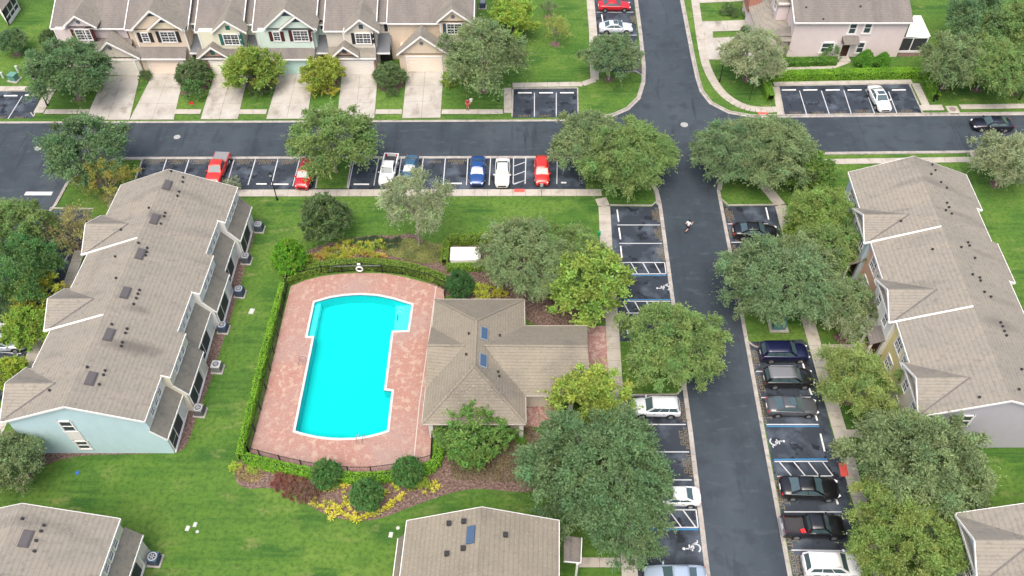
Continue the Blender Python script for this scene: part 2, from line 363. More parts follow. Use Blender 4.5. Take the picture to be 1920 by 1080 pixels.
for a, b in [((1499, 170), (1512.5, 215)), ((1540, 170), (1555, 214.5)), ((1582, 169), (1596.5, 214.5)), ((1623, 168), (1640, 214)), ((1666, 172), (1682, 213.5))]: line(ltr, a, b)
for i, x in enumerate((1492, 1534, 1576, 1616, 1659, 1701)): letter(ltr, 'GUEST' if i < 3 else 'GUEST\nRESIDENT', (x, 211.5 - (i > 2) * 1.5), 0)
for i, (x, l) in enumerate([(1479, 'leftmost wheel stop of the bays by the clipped hedge'), (1519, 'second wheel stop from the left below the clipped hedge'), (1561, 'third wheel stop from the left below the clipped hedge'), (1602, 'wheel stop just left of the white sedan by the hedge'), (1685, 'wheel stop right of the white sedan by the hedge')]): wheelstop((x - 13, 169.5), (x + 13, 169), l, 'white wheel stops in the parking bays')
# --- upper lot left of the street (red and silver sedans)
lup = lot([(1112, -40), (1186, -40), (1190, 20), (1198, 100), (1203, 137), (1170, 135), (1120, 135), (1117, 60)])
for a, b in [((1119, 23), (1188, 23)), ((1122, 66), (1194, 66)), ((1124, 88), (1196, 88)), ((1124, 112), (1200, 112))]: line(lup, a, b)
for y in (36, 98, 124): letter(lup, 'GUEST\nRESIDENT', (1187 + y * .1 - 3, y), 90)
wheelstop((1128, 28), (1131, 45), 'wheel stop behind the silver sedan at the top', 'white wheel stops in the parking bays')
# --- left column of bays
lcol = lot([(1144, 387), (1222, 388), (1232, 380), (1236.5, 385), (1257, 540), (1268, 640), (1161, 640), (1150, 487)])
for a, b in [((1157, 422), (1238, 422)), ((1161, 456.5), (1241.5, 456.5)), ((1166, 492.3), (1246, 492.3)), ((1168, 514), (1249, 513.5)), ((1171, 565), (1257, 565)), ((1174, 587), (1260, 587.5)), ((1246, 492), (1249, 514))]: line(lcol, a, b)
line(lcol, (1168, 516.5), (1249.3, 516.3), .12, PAINTB, 'blue_line'); line(lcol, (1171, 562), (1256.5, 562), .12, PAINTB, 'blue_line')
for k in range(4): line(lcol, (1161 + 22 * k, 492.5), (1173 + 22 * k, 513.5)); line(lcol, (1168 + 22 * k, 565.5), (1180 + 22 * k, 587))
for y in (403, 438, 474): letter(lcol, 'GUEST\nRESIDENT', (1230 + (y - 403) * .135, y), 90)
letter(lcol, 'GUEST\nRESIDENT', (1252, 610), 90); hcsymbol(lcol, (1246, 540), 90, .82)
for a, b, l in [((1157, 394), (1160, 416), 'topmost wheel stop of the bays left of the street'), ((1160.5, 428), (1163.5, 449), 'second wheel stop from the top left of the street'), ((1163.5, 462), (1166, 484), 'wheel stop just above the upper striped aisle'), ((1174, 600), (1177, 626), 'wheel stop just below the second striped aisle')]: wheelstop(a, b, l, 'white wheel stops in the parking bays')
lcol2 = lot([(1163, 742), (1266, 742), (1281, 728), (1288.5, 744), (1297, 830), (1328, 1085), (1340, 1180), (1200, 1180), (1194, 1062), (1170, 750)])
for a, b in [((1180, 796), (1286, 796)), ((1185, 847.5), (1292, 847.5)), ((1190, 900), (1297, 900)), ((1195, 956), (1305, 956)), ((1198, 989), (1309, 989)), ((1305, 956), (1309, 989)), ((1210, 1067), (1319, 1067))]: line(lcol2, a, b)
line(lcol2, (1200, 992.5), (1309.5, 992.5), .16, PAINTB, 'blue_line'); line(lcol2, (1209, 1064), (1318.5, 1064), .12, PAINTB, 'blue_line')
for k in range(4): line(lcol2, (1200 + 27 * k, 957), (1223 + 27 * k, 988))
for y in (772, 821, 873): letter(lcol2, 'GUEST\nRESIDENT', (1277 + (y - 772) * .125, y), 90)
hcsymbol(lcol2, (1301, 1028), 90, .9)
# --- right column of bays
rcol = lot([(1362, 387), (1455, 386), (1478, 540), (1480, 545), (1386, 545), (1353, 376)])
for a, b in [((1364, 420), (1440, 420)), ((1371, 454.5), (1446, 454)), ((1377, 491), (1455, 490)), ((1385, 530), (1460, 530))]: line(rcol, a, b)
for y in (404, 438, 474, 508): letter(rcol, 'RESERVED\nGUEST' if y in (438, 508) else 'GUEST\nRESIDENT', (1368 + (y - 404) * .2, y), -90)
wheelstop((1436, 390), (1441, 412), 'wheel stop in the bay above the black sedan', 'white wheel stops in the parking bays')
rcol2 = lot([(1402, 641), (1505, 637), (1518, 650), (1560, 812), (1583, 880), (1640, 1180), (1508, 1180), (1487, 1080), (1437, 810), (1404, 652)])
for a, b in [((1417, 696.5), (1505, 696)), ((1427, 745.5), (1520, 745)), ((1437, 796), (1535, 796)), ((1452, 865.5), (1552, 865)), ((1457, 893.5), (1560, 892.5)), ((1470, 960), (1578, 960)), ((1484, 1031.5), (1595, 1033))]: line(rcol2, a, b)
line(rcol2, (1437, 799.5), (1536, 799.5), .14, PAINTB, 'blue_line'); line(rcol2, (1451, 862), (1551, 861), .16, PAINTB, 'blue_line')
for k in range(4): line(rcol2, (1461 + 27 * k, 866), (1484 + 26 * k, 892.5))
for y, t in ((672, 'GUEST\nRESERVED'), (720, 'GUEST\nRESERVED'), (770, 'GUEST\nRESERVED'), (928, 'GUEST\nRESIDENT'), (997, 'GUEST\nRESIDENT'), (1062, 'GUEST\nRESIDENT')): letter(rcol2, t, (1412 + (y - 672) * .213, y), -90, .66)
hcsymbol(rcol2, (1454, 828), -90, .82)
for a, b, l in [((1503, 676), (1508, 692), 'wheel stop at the nose of the dark blue crossover'), ((1515, 724), (1522, 741), 'wheel stop at the nose of the black crossover'), ((1527, 772), (1532, 789), 'wheel stop at the nose of the grey sedan'), ((1538, 814), (1546, 847), 'long wheel stop at the empty wheelchair bay'), ((1566, 933), (1571, 946), 'wheel stop at the nose of the black luxury sedan')]: wheelstop(a, b, l, 'white wheel stops in the parking bays')
# --- west lot behind the long block and the stop bar
wl_ = lot([(95, 394), (172, 394), (150, 470), (126, 540), (84, 610), (40, 690), (-30, 800), (-400, 800), (-200, 520), (30, 505)])
for a, b in [((70, 492), (128, 493)), ((-10, 660), (40, 663)), ((118, 496), (133, 468)), ((24, 684), (34, 662)), ((-30, 720), (14, 722))]: line(wl_, a, b)
line(road_o := bpy.data.objects['road'], (47, 363), (98, 363), .62, PAINTW, 'stop_line')
# ------------------------------------------------------------------ low kerbs round lots and islands
kb2 = MB()
for px in ([(268, 299), (252, 343)], [(215, 301), (262, 299), (268, 303)], [(94, 391), (176, 392)], [(602, 297.5), (592, 354)], [(660, 297.5), (651, 354)], [(1144, 385), (1222, 386), (1233, 377)],
           [(1352, 374), (1366, 385.5), (1456, 384.5)], [(1402, 641), (1413, 649), (1424, 653)], [(1281, 727), (1268, 740.5), (1168, 741.5)], [(1083, 166), (1084, 219)], [(961, 168), (960, 220)], [(64, 220), (58, 212)],
           [(1459, 160), (1470, 217)], [(1704, 156), (1729, 212), (1738, 216)], [(1172, 136), (1192, 134), (1204, 142)], [(-300, 171), (85, 171)], [(962, 166.5), (1083, 165.5)], [(1459, 160.5), (1704, 156.5)], [(70, 491.5), (130, 492)]):
    ribbon(kb2, G(px), -.08, .08, 0, .12)
struct(kb2, 'kerb', KERB)

# ------------------------------------------------------------------ pavements and drives of cast slabs
SLN = [0]; JOINT = plain('joint filler', (.10, .085, .07), .95)
def slabs(name, line, width, mat=CONC, step=1.5, z=.06, gap=.03):
    """line runs along the centre; real joints between the slabs"""
    SLN[0] += 1; z += .0017 * (SLN[0] % 11)
    mb = MB(); base = MB(); L = line
    ribbon(base, L, -width / 2, width / 2, 0, z - .02)
    for i in range(len(L) - 1):
        a, b = L[i], L[i + 1]; D = (b - a).length; n = max(1, round(D / step)); t = (b - a).normalized(); nn = Vector((-t.y, t.x, 0)) * (width / 2)
        for k in range(n):
            p = a + t * (D * k / n + (gap / 2)); q = a + t * (D * (k + 1) / n - gap / 2)
            mb.prism([p - nn, q - nn, q + nn, p + nn], 0, z)
    o = struct(mb, name, mat); b_ = base.build('joint_bed', JOINT, o, world=True); return o
def quadslabs(name, c, nu, nv, mat, z=.05, gap=.035, par=None):
    """a bilinear quad (near-left, near-right, far-right, far-left) cut in nu x nv slabs"""
    mb = MB()
    def at(u, v): return (c[0] * (1 - u) + c[1] * u) * (1 - v) + (c[3] * (1 - u) + c[2] * u) * v
    LU = (c[1] - c[0]).length; LV = (c[3] - c[0]).length
    for i in range(nu):
        for j in range(nv):
            u0, u1 = (i / nu + gap / 2 / LU, (i + 1) / nu - gap / 2 / LU); v0, v1 = (j / nv + gap / 2 / LV, (j + 1) / nv - gap / 2 / LV)
            mb.prism([at(u0, v0), at(u1, v0), at(u1, v1), at(u0, v1)], 0, z)
    o = struct(mb, name, mat); MB().prism(c, 0, z - .02).build('joint_bed', JOINT, o); return o
slabs('pavement', G([(425, 362.5), (700, 362), (1128, 361.5)]), 1.15)
slabs('pavement', G([(1126, 372), (1133, 387), (1138, 487), (1148, 610), (1153, 700), (1158, 760)]), 1.35, step=1.45)
slabs('pavement', G([(1162, 840), (1172, 960), (1178, 1040), (1184, 1120)]), 1.35, step=1.45)
slabs('path', G([(1085, 1055), (1163, 1055)]), .85)
slabs('pavement', G([(961, 160), (1092, 158), (1115, 150)]), .95)
slabs('pavement', G([(1115, 150), (1112, 60), (1107, 0), (1102, -60)]), 1.15)
for a, b in [(0, 0)]: pass
slabs('pavement', G([(-200, 167), (94, 166)]), .9)
slabs('pavement', G([(96, 168), (72, 212)]), 1.3)
for x0, x1 in [(84, 166), (327, 377), (449, 500), (578, 632), (704, 754), (828, 943)]: slabs('pavement', G([(x0, 210), (x1, 210)]), .95)
slabs('pavement', G([(952, 165), (952, 212)]), 1.0)
# right side
slabs('pavement', smoothline(G([(1295, -60), (1303, 0), (1318, 105), (1330, 140), (1352, 175), (1385, 198), (1420, 207), (1465, 205)]), 2), 1.15, step=1.3)
slabs('pavement', G([(1450, 158), (1710, 154)]), .95); slabs('pavement', G([(1454, 163), (1463, 216)]), .8)
slabs('pavement', G([(1716, 157), (1736, 199)]), 1.05, step=1.1); slabs('pavement', G([(1724, 203), (1768, 202)]), 1.1); slabs('pavement', G([(1800, 201), (2200, 196)]), .95)
slabs('pavement', G([(1520, 305), (1560, 303.5), (1818, 299.5)]), .95); 
slabs('pavement', G([(1418, 330), (1463, 385), (1478, 440), (1500, 540), (1512, 590), (1540, 690), (1572, 800), (1600, 900), (1640, 1030), (1660, 1110)]), 1.3, step=1.5)
slabs('path', G([(1542, 653), (1608, 652)]), .85); slabs('path', G([(1580, 813), (1660, 815)]), .85); slabs('path', G([(1512, 588), (1575, 584)]), .8); slabs('path', G([(1500, 513), (1580, 511)]), .8)
# west pavement behind the long block
slabs('pavement', G([(150, 470), (128, 535), (84, 607), (55, 680), (15, 760), (-20, 850)]), 1.15)
slabs('path', G([(62, 668), (92, 668)]), .9)
# driveways
for j, (a, b, c, d, nu) in enumerate([((160, 225), (243, 225), (263, 141), (196, 143), 2), ((243, 225), (326, 224.5), (346, 137), (288, 137), 2), ((376, 224), (446, 223.5), (466, 140), (402, 140), 2),
        ((499, 223.5), (576, 223), (589, 137), (524, 139), 2), ((632, 222.5), (702, 222), (709, 137), (641, 139), 2), ((754, 222), (826, 221), (832, 131), (763, 132), 2)]):
    quadslabs('driveway', G([a, b, c, d]), nu, 3, CONCD)
# broad apron and drives at the upper right house
quadslabs('driveway', G([(1316, 100), (1338, 112), (1336, 40), (1306, 40)]), 1, 2, CONCD, z=.045)
quadslabs('driveway', G([(1322, 112), (1420, 112), (1416, 68), (1320, 72)]), 2, 1, CONCD, z=.051)
quadslabs('driveway', G([(1318, 60), (1412, 57), (1408, 37), (1316, 41)]), 2, 1, CONCD, z=.051)
slabs('path', G([(1310, 2), (1412, -2)]), 1.2); slabs('path', G([(1474, 128), (1560, 126), (1590, 115)]), .8)
# tactile ramps
def pad(px, label):
    solo(MB().prism(G(px), .0, .068), 'tactile_pad', plain('tactile red', (0.62, 0.09, 0.07), .8), label, 'tactile pad', 'red tactile ramps')
pad([(964, 361), (984, 361), (983.5, 355), (964, 355)], 'red tactile pad on the pavement below the striped aisle by the red hatchback')
pad([(1577, 894), (1591, 893), (1586, 868.5), (1572, 869)], 'red tactile pad beside the striped aisle right of the street')
pad([(1172, 980), (1188, 980), (1184, 957), (1170, 957)], 'red tactile pad glimpsed through the big oak at bottom centre')
pad([(1422, 216), (1441, 215), (1438, 209), (1420, 209)], 'brick red tactile pad at the corner below the green street sign')

# ------------------------------------------------------------------ planting beds
def bed(px, z=0.03): return struct(MB().sheet([smoothline(G(px), 2, True)], z), 'mulch_bed', MULCH)
bed([(438, 868), (458, 860), (560, 880), (700, 895), (830, 880), (850, 800), (1000, 790), (1040, 860), (1040, 900), (1000, 925), (950, 921), (900, 916), (860, 920), (800, 940), (760, 955), (700, 978), (640, 975), (600, 960), (575, 945), (545, 922), (500, 914), (465, 918), (440, 905)])
bed([(560, 478), (600, 460), (650, 448), (700, 440), (740, 443), (775, 436), (800, 455), (832, 458), (950, 450), (1000, 500), (1140, 560), (1140, 612), (985, 615), (985, 565), (835, 562), (800, 522), (700, 492), (620, 500), (560, 508)])
bed([(480, 410), (487, 412), (468, 470), (455, 520), (432, 600), (415, 650), (396, 715), (372, 770), (350, 842), (330, 842), (355, 770), (400, 640), (440, 500), (462, 440)], .02)
bed([(60, 838), (345, 838), (340, 848), (250, 852), (160, 853), (110, 862), (70, 880), (60, 870)], .02)
bed([(1735, 828), (1925, 828), (1925, 838), (1735, 838)], .02)
bed([(1475, 128), (1545, 122), (1560, 112), (1475, 112)], .02)
bed([(1680, 100), (1745, 95), (1740, 103), (1680, 108)], .02)
bed([(1500, 640), (1560, 660), (1600, 655), (1610, 648), (1600, 630), (1560, 590), (1540, 600)], .016) if False else None
def treering(px, py, r=.75): bed_pts = [P(px, py) + Vector((r * math.cos(a) * random.uniform(.85, 1.1), r * math.sin(a) * random.uniform(.85, 1.1), 0)) for a in [k * .785 for k in range(8)]]; struct(MB().sheet([bed_pts], .024), 'mulch_ring', MULCH)
bed([(170, 170), (190, 163), (196, 150), (188, 138), (160, 150)], .02); bed([(326, 178), (345, 138), (400, 140), (392, 166), (370, 178)], .02); bed([(452, 168), (478, 138), (524, 138), (510, 170)], .02)
bed([(590, 172), (594, 140), (640, 140), (630, 172)], .02); bed([(706, 172), (712, 136), (762, 132), (756, 172)], .02)
# ------------------------------------------------------------------ pool
deck = G([(545, 537), (572, 526), (605, 518), (640, 513.5), (680, 512), (720, 513), (755, 519), (805, 532), (833, 544), (838, 600), (832, 800), (812, 806), (808, 865), (780, 872), (740, 881), (697, 886), (654, 886), (610, 883), (567, 875), (527, 867), (489, 857), (468, 849), (481, 800)])
struct(MB().sheet([deck, inset(pool, .12)], 0.035), 'pool_deck', PAVER)
struct(MB().sheet([G([(1095, 613), (1138, 611), (1146, 700), (1097, 702)])], 0.035), 'entry_paving', PAVER2)
struct(MB().sheet([G([(975, 740), (1050, 735), (1050, 800), (975, 802)])], 0.035), 'entry_paving', PAVER2)
dl = G([(818, 536), (802, 650), (786, 760), (775, 872)])
ribbon_mb = MB()
for i in range(3): ribbon_mb.bar(dl[i] + Vector((0, 0, .037)), dl[i + 1] + Vector((0, 0, .037)), .09, .006)
struct(ribbon_mb, 'deck_drain', plain('drain grey', (.45, .40, .36), .8))
PT = plain('pool plaster', (0.05, 0.50, 0.53), .7, 0, .2, .10, .35); PT2 = plain('pool step plaster', (0.75, 0.96, 0.93), .7)
pin = inset(pool, .22)
basin = MB(); n_ = len(pin)
for i in range(n_):
    a = pin[i]; b = pin[(i + 1) % n_]; basin.face((a.x, a.y, 0.02), (b.x, b.y, 0.02), (b.x, b.y, -1.35), (a.x, a.y, -1.35))
basin.sheet([pin], -1.35)
pb = thing('swimming_pool', 'long turquoise swimming pool with curved ends and white coping', 'swimming pool', tuple(P(655, 690)))
basin.build('basin', PT, pb)
cop = MB(); po = pool; pi_ = pin
for i in range(n_):
    j = (i + 1) % n_; a, b, c, d = po[i], po[j], pi_[j], pi_[i]
    cop.face((a.x, a.y, .075), (b.x, b.y, .075), (c.x, c.y, .075), (d.x, d.y, .075)); cop.face((a.x, a.y, .0), (b.x, b.y, .0), (b.x, b.y, .075), (a.x, a.y, .075)); cop.face((d.x, d.y, .075), (c.x, c.y, .075), (c.x, c.y, -.12), (d.x, d.y, -.12))
cop.build('coping', plain('coping white', (.52, .52, .51), .6), pb)
tile = MB(); tl = inset(pool, .23)
for i in range(n_):
    a = tl[i]; b = tl[(i + 1) % n_]; tile.face((a.x, a.y, -.02), (b.x, b.y, -.02), (b.x, b.y, -.16), (a.x, a.y, -.16))
tile.build('waterline_tiles', plain('waterline tile', (.12, .22, .30), .4), pb)
q = lambda x, y: P(x, y)
sp = MB()
for k in range(4):
    x = 772 - 7 * (k + 1); sp.prism([q(x - 2.5, 566 - k * 2.2), q(773.5, 571), q(765, 621.5), q(x - 8.5, 621.5)], -1.3, -.22 - .22 * k - .003 * k) if k < 4 else None
sp.build('steps', PT2, pb)
MB().prism([q(589, 567), q(600, 564), q(586, 632), q(575, 632)], -1.3, -.45).build('bench', PT2, pb)
MB().prism([q(736, 733), q(739, 733), q(729, 809), q(722, 811)], -1.3, -.45).build('bench', PT2, pb)
wm, n, l, b = nodes('pool water'); n.remove(b)
gl = n.new('ShaderNodeBsdfGlossy'); gl.inputs['Roughness'].default_value = .03; tb = n.new('ShaderNodeBsdfTransparent'); tb.inputs[0].default_value = (.25, .98, .94, 1)
fr = n.new('ShaderNodeFresnel'); fr.inputs[0].default_value = 1.33; mx = n.new('ShaderNodeMixShader')
tc = n.new('ShaderNodeTexCoord'); nz = n.new('ShaderNodeTexNoise'); nz.inputs['Scale'].default_value = 1.2; nz.inputs['Detail'].default_value = 3; bp = n.new('ShaderNodeBump'); bp.inputs['Strength'].default_value = .15; bp.inputs['Distance'].default_value = .05
l.new(tc.outputs['Object'], nz.inputs['Vector']); l.new(nz.outputs['Fac'], bp.inputs['Height']); l.new(bp.outputs[0], gl.inputs['Normal']); l.new(bp.outputs[0], fr.inputs['Normal'])
fm = n.new('ShaderNodeMath'); fm.operation = 'MULTIPLY'; fm.inputs[1].default_value = .3; l.new(fr.outputs[0], fm.inputs[0]); l.new(fm.outputs[0], mx.inputs[0]); l.new(tb.outputs[0], mx.inputs[1]); l.new(gl.outputs[0], mx.inputs[2]); l.new(mx.outputs[0], n['Material Output'].inputs[0])
struct(MB().sheet([inset(pool, .225)], -.07), 'water', wm)
# pool rails and life ring
STEEL = plain('steel', (.5, .5, .5), .25, .9)
def rail(px, ang, label, both=True):
    p = P(*px); t = thing('pool_ladder', label, 'pool ladder', tuple(p), R(ang), 'steel pool ladders')
    for s_ in (-.28, .28):
        mb = MB(); pts = [Vector((-.55, s_, .03)), Vector((-.55, s_, .6)), Vector((-.4, s_, .82)), Vector((-.1, s_, .86)), Vector((.12, s_, .7)), Vector((.18, s_, .3)), Vector((.2, s_, -.9))]
        for i in range(6): mb.tube(pts[i], pts[i + 1], .03, 6)
        mb.build('handrail', STEEL, t, world=False)
    for z in (-.3, -.6, -.85): MB().box((.2, 0, z), (.1, .56, .03)).build('rung', STEEL, t, world=False)
rail((572, 682), 0, 'steel ladder on the left long side of the pool'); rail((678, 823), 80, 'steel ladder at the bottom curved end of the pool')
rail((748, 590), 178, 'steel rail on the steps at the top right of the pool')
t = thing('life_ring', 'white life ring hung on the fence at the top of the pool', 'life ring', tuple(P(676, 511.5)))
mb = MB()
for i in range(16):
    a0 = 2 * math.pi * i / 16; a1 = 2 * math.pi * (i + 1) / 16
    mb.tube((.34 * math.cos(a0), -.12, .75 + .34 * math.sin(a0)), (.34 * math.cos(a1), -.12, .75 + .34 * math.sin(a1)), .085, 8, cap=False)
mb.build('ring', WHITE, t, world=False, smooth=True)
MB().box((0, -.05, 1.45), (.35, .04, .3)).build('notice', WHITE, t, world=False); MB().tube((0, 0, 0), (0, 0, 1.6), .03, 6).build('post', BLACKM, t, world=False)
t = thing('rescue_pole', 'long thin rescue pole with a hook lying along the fence above the pool', 'rescue pole', tuple(P(670, 511)))
a = P(624, 499, 1.1) - t.location; b = P(716, 498, 1.1) - t.location
MB().tube(a, b, .03, 6).build('pole', STEEL, t, world=False)
MB().tube(a, a + Vector((-.3, -.1, -.3)), .025, 6).tube(a + Vector((-.3, -.1, -.3)), a + Vector((-.25, -.3, -.7)), .025, 6).build('hook', STEEL, t, world=False)

# ------------------------------------------------------------------ iron fence
def fence(px, label, h=1.25, step=2.4, group=None):
    pts = G(px) if not isinstance(px[0], Vector) else px
    t = thing('iron_fence', label, 'fence', tuple(pts[0]), 0, group or 'black iron fence runs round the pool')
    rails, pick = MB(), MB(); posts = []
    D = 0
    for i in range(len(pts) - 1):
        a, b = pts[i], pts[i + 1]; L = (b - a).length; d = (b - a) / L
        for z in (h - .04, .18): rails.bar(a + Vector((0, 0, z)), b + Vector((0, 0, z)), .045, .05)
        k = int(L / .13)
        for j in range(1, k): p = a + d * (L * j / k); pick.box((p.x, p.y, h / 2 + .05), (.02, .02, h - .16))
        nposts = max(1, round(L / step))
        for j in range(nposts): posts.append(a + d * (L * j / nposts))
    posts.append(pts[-1])
    rails.build('rail', BLACKM, t); pick.build('picket_infill', BLACKM, t)
    for p in posts: MB().box((p.x, p.y, h / 2 + .04), (.09, .09, h + .08)).build('post', BLACKM, t)
fence([(468, 851), (500, 730), (522, 630), (541, 531)], 'straight black fence between the left hedge and the pool deck')
fence([(541, 531), (572, 521), (605, 514), (680, 507.5), (755, 515), (805, 528), (835, 543)], 'curved black fence above the pool with the life ring')
fence([(835, 543), (834, 561)], 'short black fence from the curve to the pool house corner', group='short fences')
fence([(468, 851), (489, 857), (527, 867), (567, 876), (610, 884), (654, 888), (697, 888), (742, 882), (786, 872), (809, 866), (812, 806)], 'curved black fence along the bottom of the pool deck')
# ------------------------------------------------------------------ foliage
def leaf_mesh(name, C, D, ln, wd, tint, hue, rng):
    """C centres, D leaf directions, per-leaf tint and hue -> one quad (slightly folded) per leaf"""
    n = len(C); r = rng.normal(size=(n, 3)); Wd = np.cross(D, r); Wd /= np.linalg.norm(Wd, axis=1, keepdims=True) + 1e-9
    l = (ln * rng.uniform(.7, 1.3, n))[:, None] / 2; w = (wd * rng.uniform(.7, 1.3, n))[:, None] / 2
    v = np.stack([C - D * l, C + Wd * w, C + D * l, C - Wd * w], 1).reshape(-1, 3)
    me = bpy.data.meshes.new(name); me.vertices.add(4 * n); me.vertices.foreach_set('co', v.astype(np.float32).ravel())
    me.loops.add(4 * n); me.loops.foreach_set('vertex_index', np.arange(4 * n, dtype=np.int32)); me.polygons.add(n)
    me.polygons.foreach_set('loop_start', np.arange(0, 4 * n, 4, dtype=np.int32)); me.polygons.foreach_set('loop_total', np.full(n, 4, dtype=np.int32))
    for nm, val in (('tint', tint), ('hue', hue)):
        at = me.attributes.new(nm, 'FLOAT', 'FACE'); at.data.foreach_set('value', np.clip(val, 0, 1).astype(np.float32))
    me.update(); me.materials.append(LEAF); return me
def unit(v): return v / (np.linalg.norm(v, axis=1, keepdims=True) + 1e-9)
def crown(name, seed, Rr, Hh, z0, nclump, csize, twigs, leaves, ln, wd, droop=.15, flat=1.0, lobes=5, lob=.22, inner=.35, tl=.55):
    """crown of leafy twigs: clumps through a lobed dome from z0 to z0+Hh, radius Rr"""
    rng = np.random.default_rng(seed); ph = rng.uniform(0, 6.28, lobes); am = rng.uniform(.4, 1, lobes)
    cl = []
    while len(cl) < nclump:
        d = rng.normal(size=3); d /= np.linalg.norm(d)
        if d[2] < -.35: continue
        az = math.atan2(d[1], d[0]); f = 1 + lob * sum(am[k] * math.sin((k + 2) * az + ph[k]) for k in range(lobes)) / lobes * 1.8 + rng.normal() * .07
        rr = rng.uniform(inner, 1) ** .45 if rng.random() < .8 else rng.uniform(.2, .8)
        cl.append((d[0] * Rr * f * rr, d[1] * Rr * f * rr, z0 + Hh * .42 + d[2] * rr * Hh * (.56 if d[2] > 0 else .42) * (1 + rng.normal() * .05)))
    cl = np.array(cl); cs = csize * rng.uniform(.65, 1.35, nclump); ct = rng.normal(.5, .17, nclump); chue = rng.normal(.5, .2, nclump)
    C0 = np.array([0, 0, z0 + Hh * .25]); out = unit(cl - C0)
    idx = np.repeat(np.arange(nclump), twigs); n = len(idx)
    dirs = unit(rng.normal(size=(n, 3)) + out[idx] * 1.1 + np.array([0, 0, .25]))
    tlen = cs[idx] * rng.uniform(.6, 1.2, n) * np.where(rng.random(n) < .14, 1.55, 1.0)
    idx2 = np.repeat(np.arange(n), leaves); m = len(idx2)
    s = rng.uniform(.15, 1, m)
    pos = cl[idx][idx2] + dirs[idx2] * (tlen[idx2] * s)[:, None] - np.array([0, 0, 1]) * (droop * (s ** 2) * tlen[idx2])[:, None]
    pos += rng.normal(size=(m, 3)) * (.07 * cs[idx][idx2])[:, None]
    ld = unit(dirs[idx2] + rng.normal(size=(m, 3)) * tl - np.array([0, 0, 1]) * droop)
    tint = ct[idx][idx2] + rng.normal(size=m) * .16; hue = chue[idx][idx2] + rng.normal(size=m) * .15
    return leaf_mesh(name, pos, ld, ln * .72, wd * .72, tint, hue, rng), cl
def branches(cl, z0, Hh, th, nb, rng, seed):
    mb = MB(); base = Vector((0, 0, 0)); fork = Vector((rng.uniform(-.1, .1), rng.uniform(-.1, .1), th)); r0 = .035 * math.sqrt(max(1, (z0 + Hh))) * 1.6
    mb.tube(base, Vector((0, 0, .3)), r0 * 1.35, 8, r0); mb.tube((0, 0, .3), fork, r0, 8, r0 * .8)
    ids = list(range(len(cl))); rng.shuffle(ids)
    for k in ids[:nb]:
        t = Vector(cl[k]); mid = fork.lerp(t, .5) + Vector((rng.uniform(-.3, .3), rng.uniform(-.3, .3), .1 * Hh))
        mb.tube(fork, mid, r0 * .45, 6, r0 * .28, cap=False); mb.tube(mid, t, r0 * .28, 5, r0 * .07, cap=False)
    return mb
PROTO = {}; ZC = {}
def proto(kind, seed, **k):
    rng = random.Random(seed); th = k.pop('th', 1.8); nb = k.pop('nb', 14)
    me, cl = crown('crown', seed, **k)
    ZC[kind] = k['z0'] + k['Hh'] * .45
    PROTO[kind] = (me, branches(cl, k['z0'], k['Hh'], th, nb, rng, seed).mesh('trunk', BARK), k['Rr'], k['z0'] + k['Hh'])
proto('oakL0', 1, Rr=5.4, Hh=5.6, z0=2.2, nclump=230, csize=.95, twigs=36, leaves=15, ln=.34, wd=.13, droop=.3, th=2.2, nb=26)
proto('oakL1', 2, Rr=5.4, Hh=5.6, z0=2.2, nclump=230, csize=.95, twigs=36, leaves=15, ln=.34, wd=.13, droop=.3, th=2.2, nb=26)
proto('oakM0', 3, Rr=3.6, Hh=4.6, z0=1.9, nclump=140, csize=.8, twigs=32, leaves=13, ln=.28, wd=.11, droop=.3, th=1.9, nb=20)
proto('oakM1', 4, Rr=3.6, Hh=4.4, z0=1.8, nclump=140, csize=.8, twigs=32, leaves=13, ln=.28, wd=.11, droop=.25, th=1.9, nb=20)
proto('oakM2', 5, Rr=3.6, Hh=4.2, z0=1.9, nclump=110, csize=.82, twigs=30, leaves=13, ln=.28, wd=.11, droop=.2, th=1.9, nb=22, lob=.35)
proto('pale', 6, Rr=3.5, Hh=2.3, z0=4.6, nclump=95, csize=.8, twigs=26, leaves=11, ln=.27, wd=.10, droop=.15, th=4.2, nb=26, lob=.3)
proto('bushy0', 8, Rr=2.7, Hh=4.0, z0=.7, nclump=150, csize=.55, twigs=22, leaves=11, ln=.27, wd=.15, droop=.0, th=1.0, nb=14, lob=.15)
proto('bushy1', 9, Rr=2.7, Hh=4.0, z0=.7, nclump=150, csize=.55, twigs=22, leaves=11, ln=.27, wd=.15, droop=.0, th=1.0, nb=14, lob=.2)
proto('dense', 10, Rr=2.6, Hh=5.6, z0=.3, nclump=260, csize=.42, twigs=16, leaves=11, ln=.24, wd=.15, droop=.05, th=1.2, nb=10, lob=.1, inner=.6, tl=.9)
proto('sparse', 11, Rr=2.9, Hh=3.2, z0=1.4, nclump=46, csize=.8, twigs=20, leaves=9, ln=.24, wd=.10, droop=.1, th=1.5, nb=30, lob=.4)
proto('ball', 12, Rr=1.2, Hh=2.4, z0=.05, nclump=260, csize=.27, twigs=13, leaves=8, ln=.20, wd=.11, droop=.0, th=.5, nb=4, lob=.04, inner=.8, tl=1.2)
proto('cone', 13, Rr=1.25, Hh=3.0, z0=.05, nclump=300, csize=.27, twigs=13, leaves=8, ln=.20, wd=.12, droop=.0, th=.5, nb=4, lob=.03, inner=.8, tl=1.2)
proto('shrub', 14, Rr=1.0, Hh=1.1, z0=.02, nclump=40, csize=.32, twigs=10, leaves=8, ln=.17, wd=.08, droop=.0, th=.2, nb=6, lob=.2)
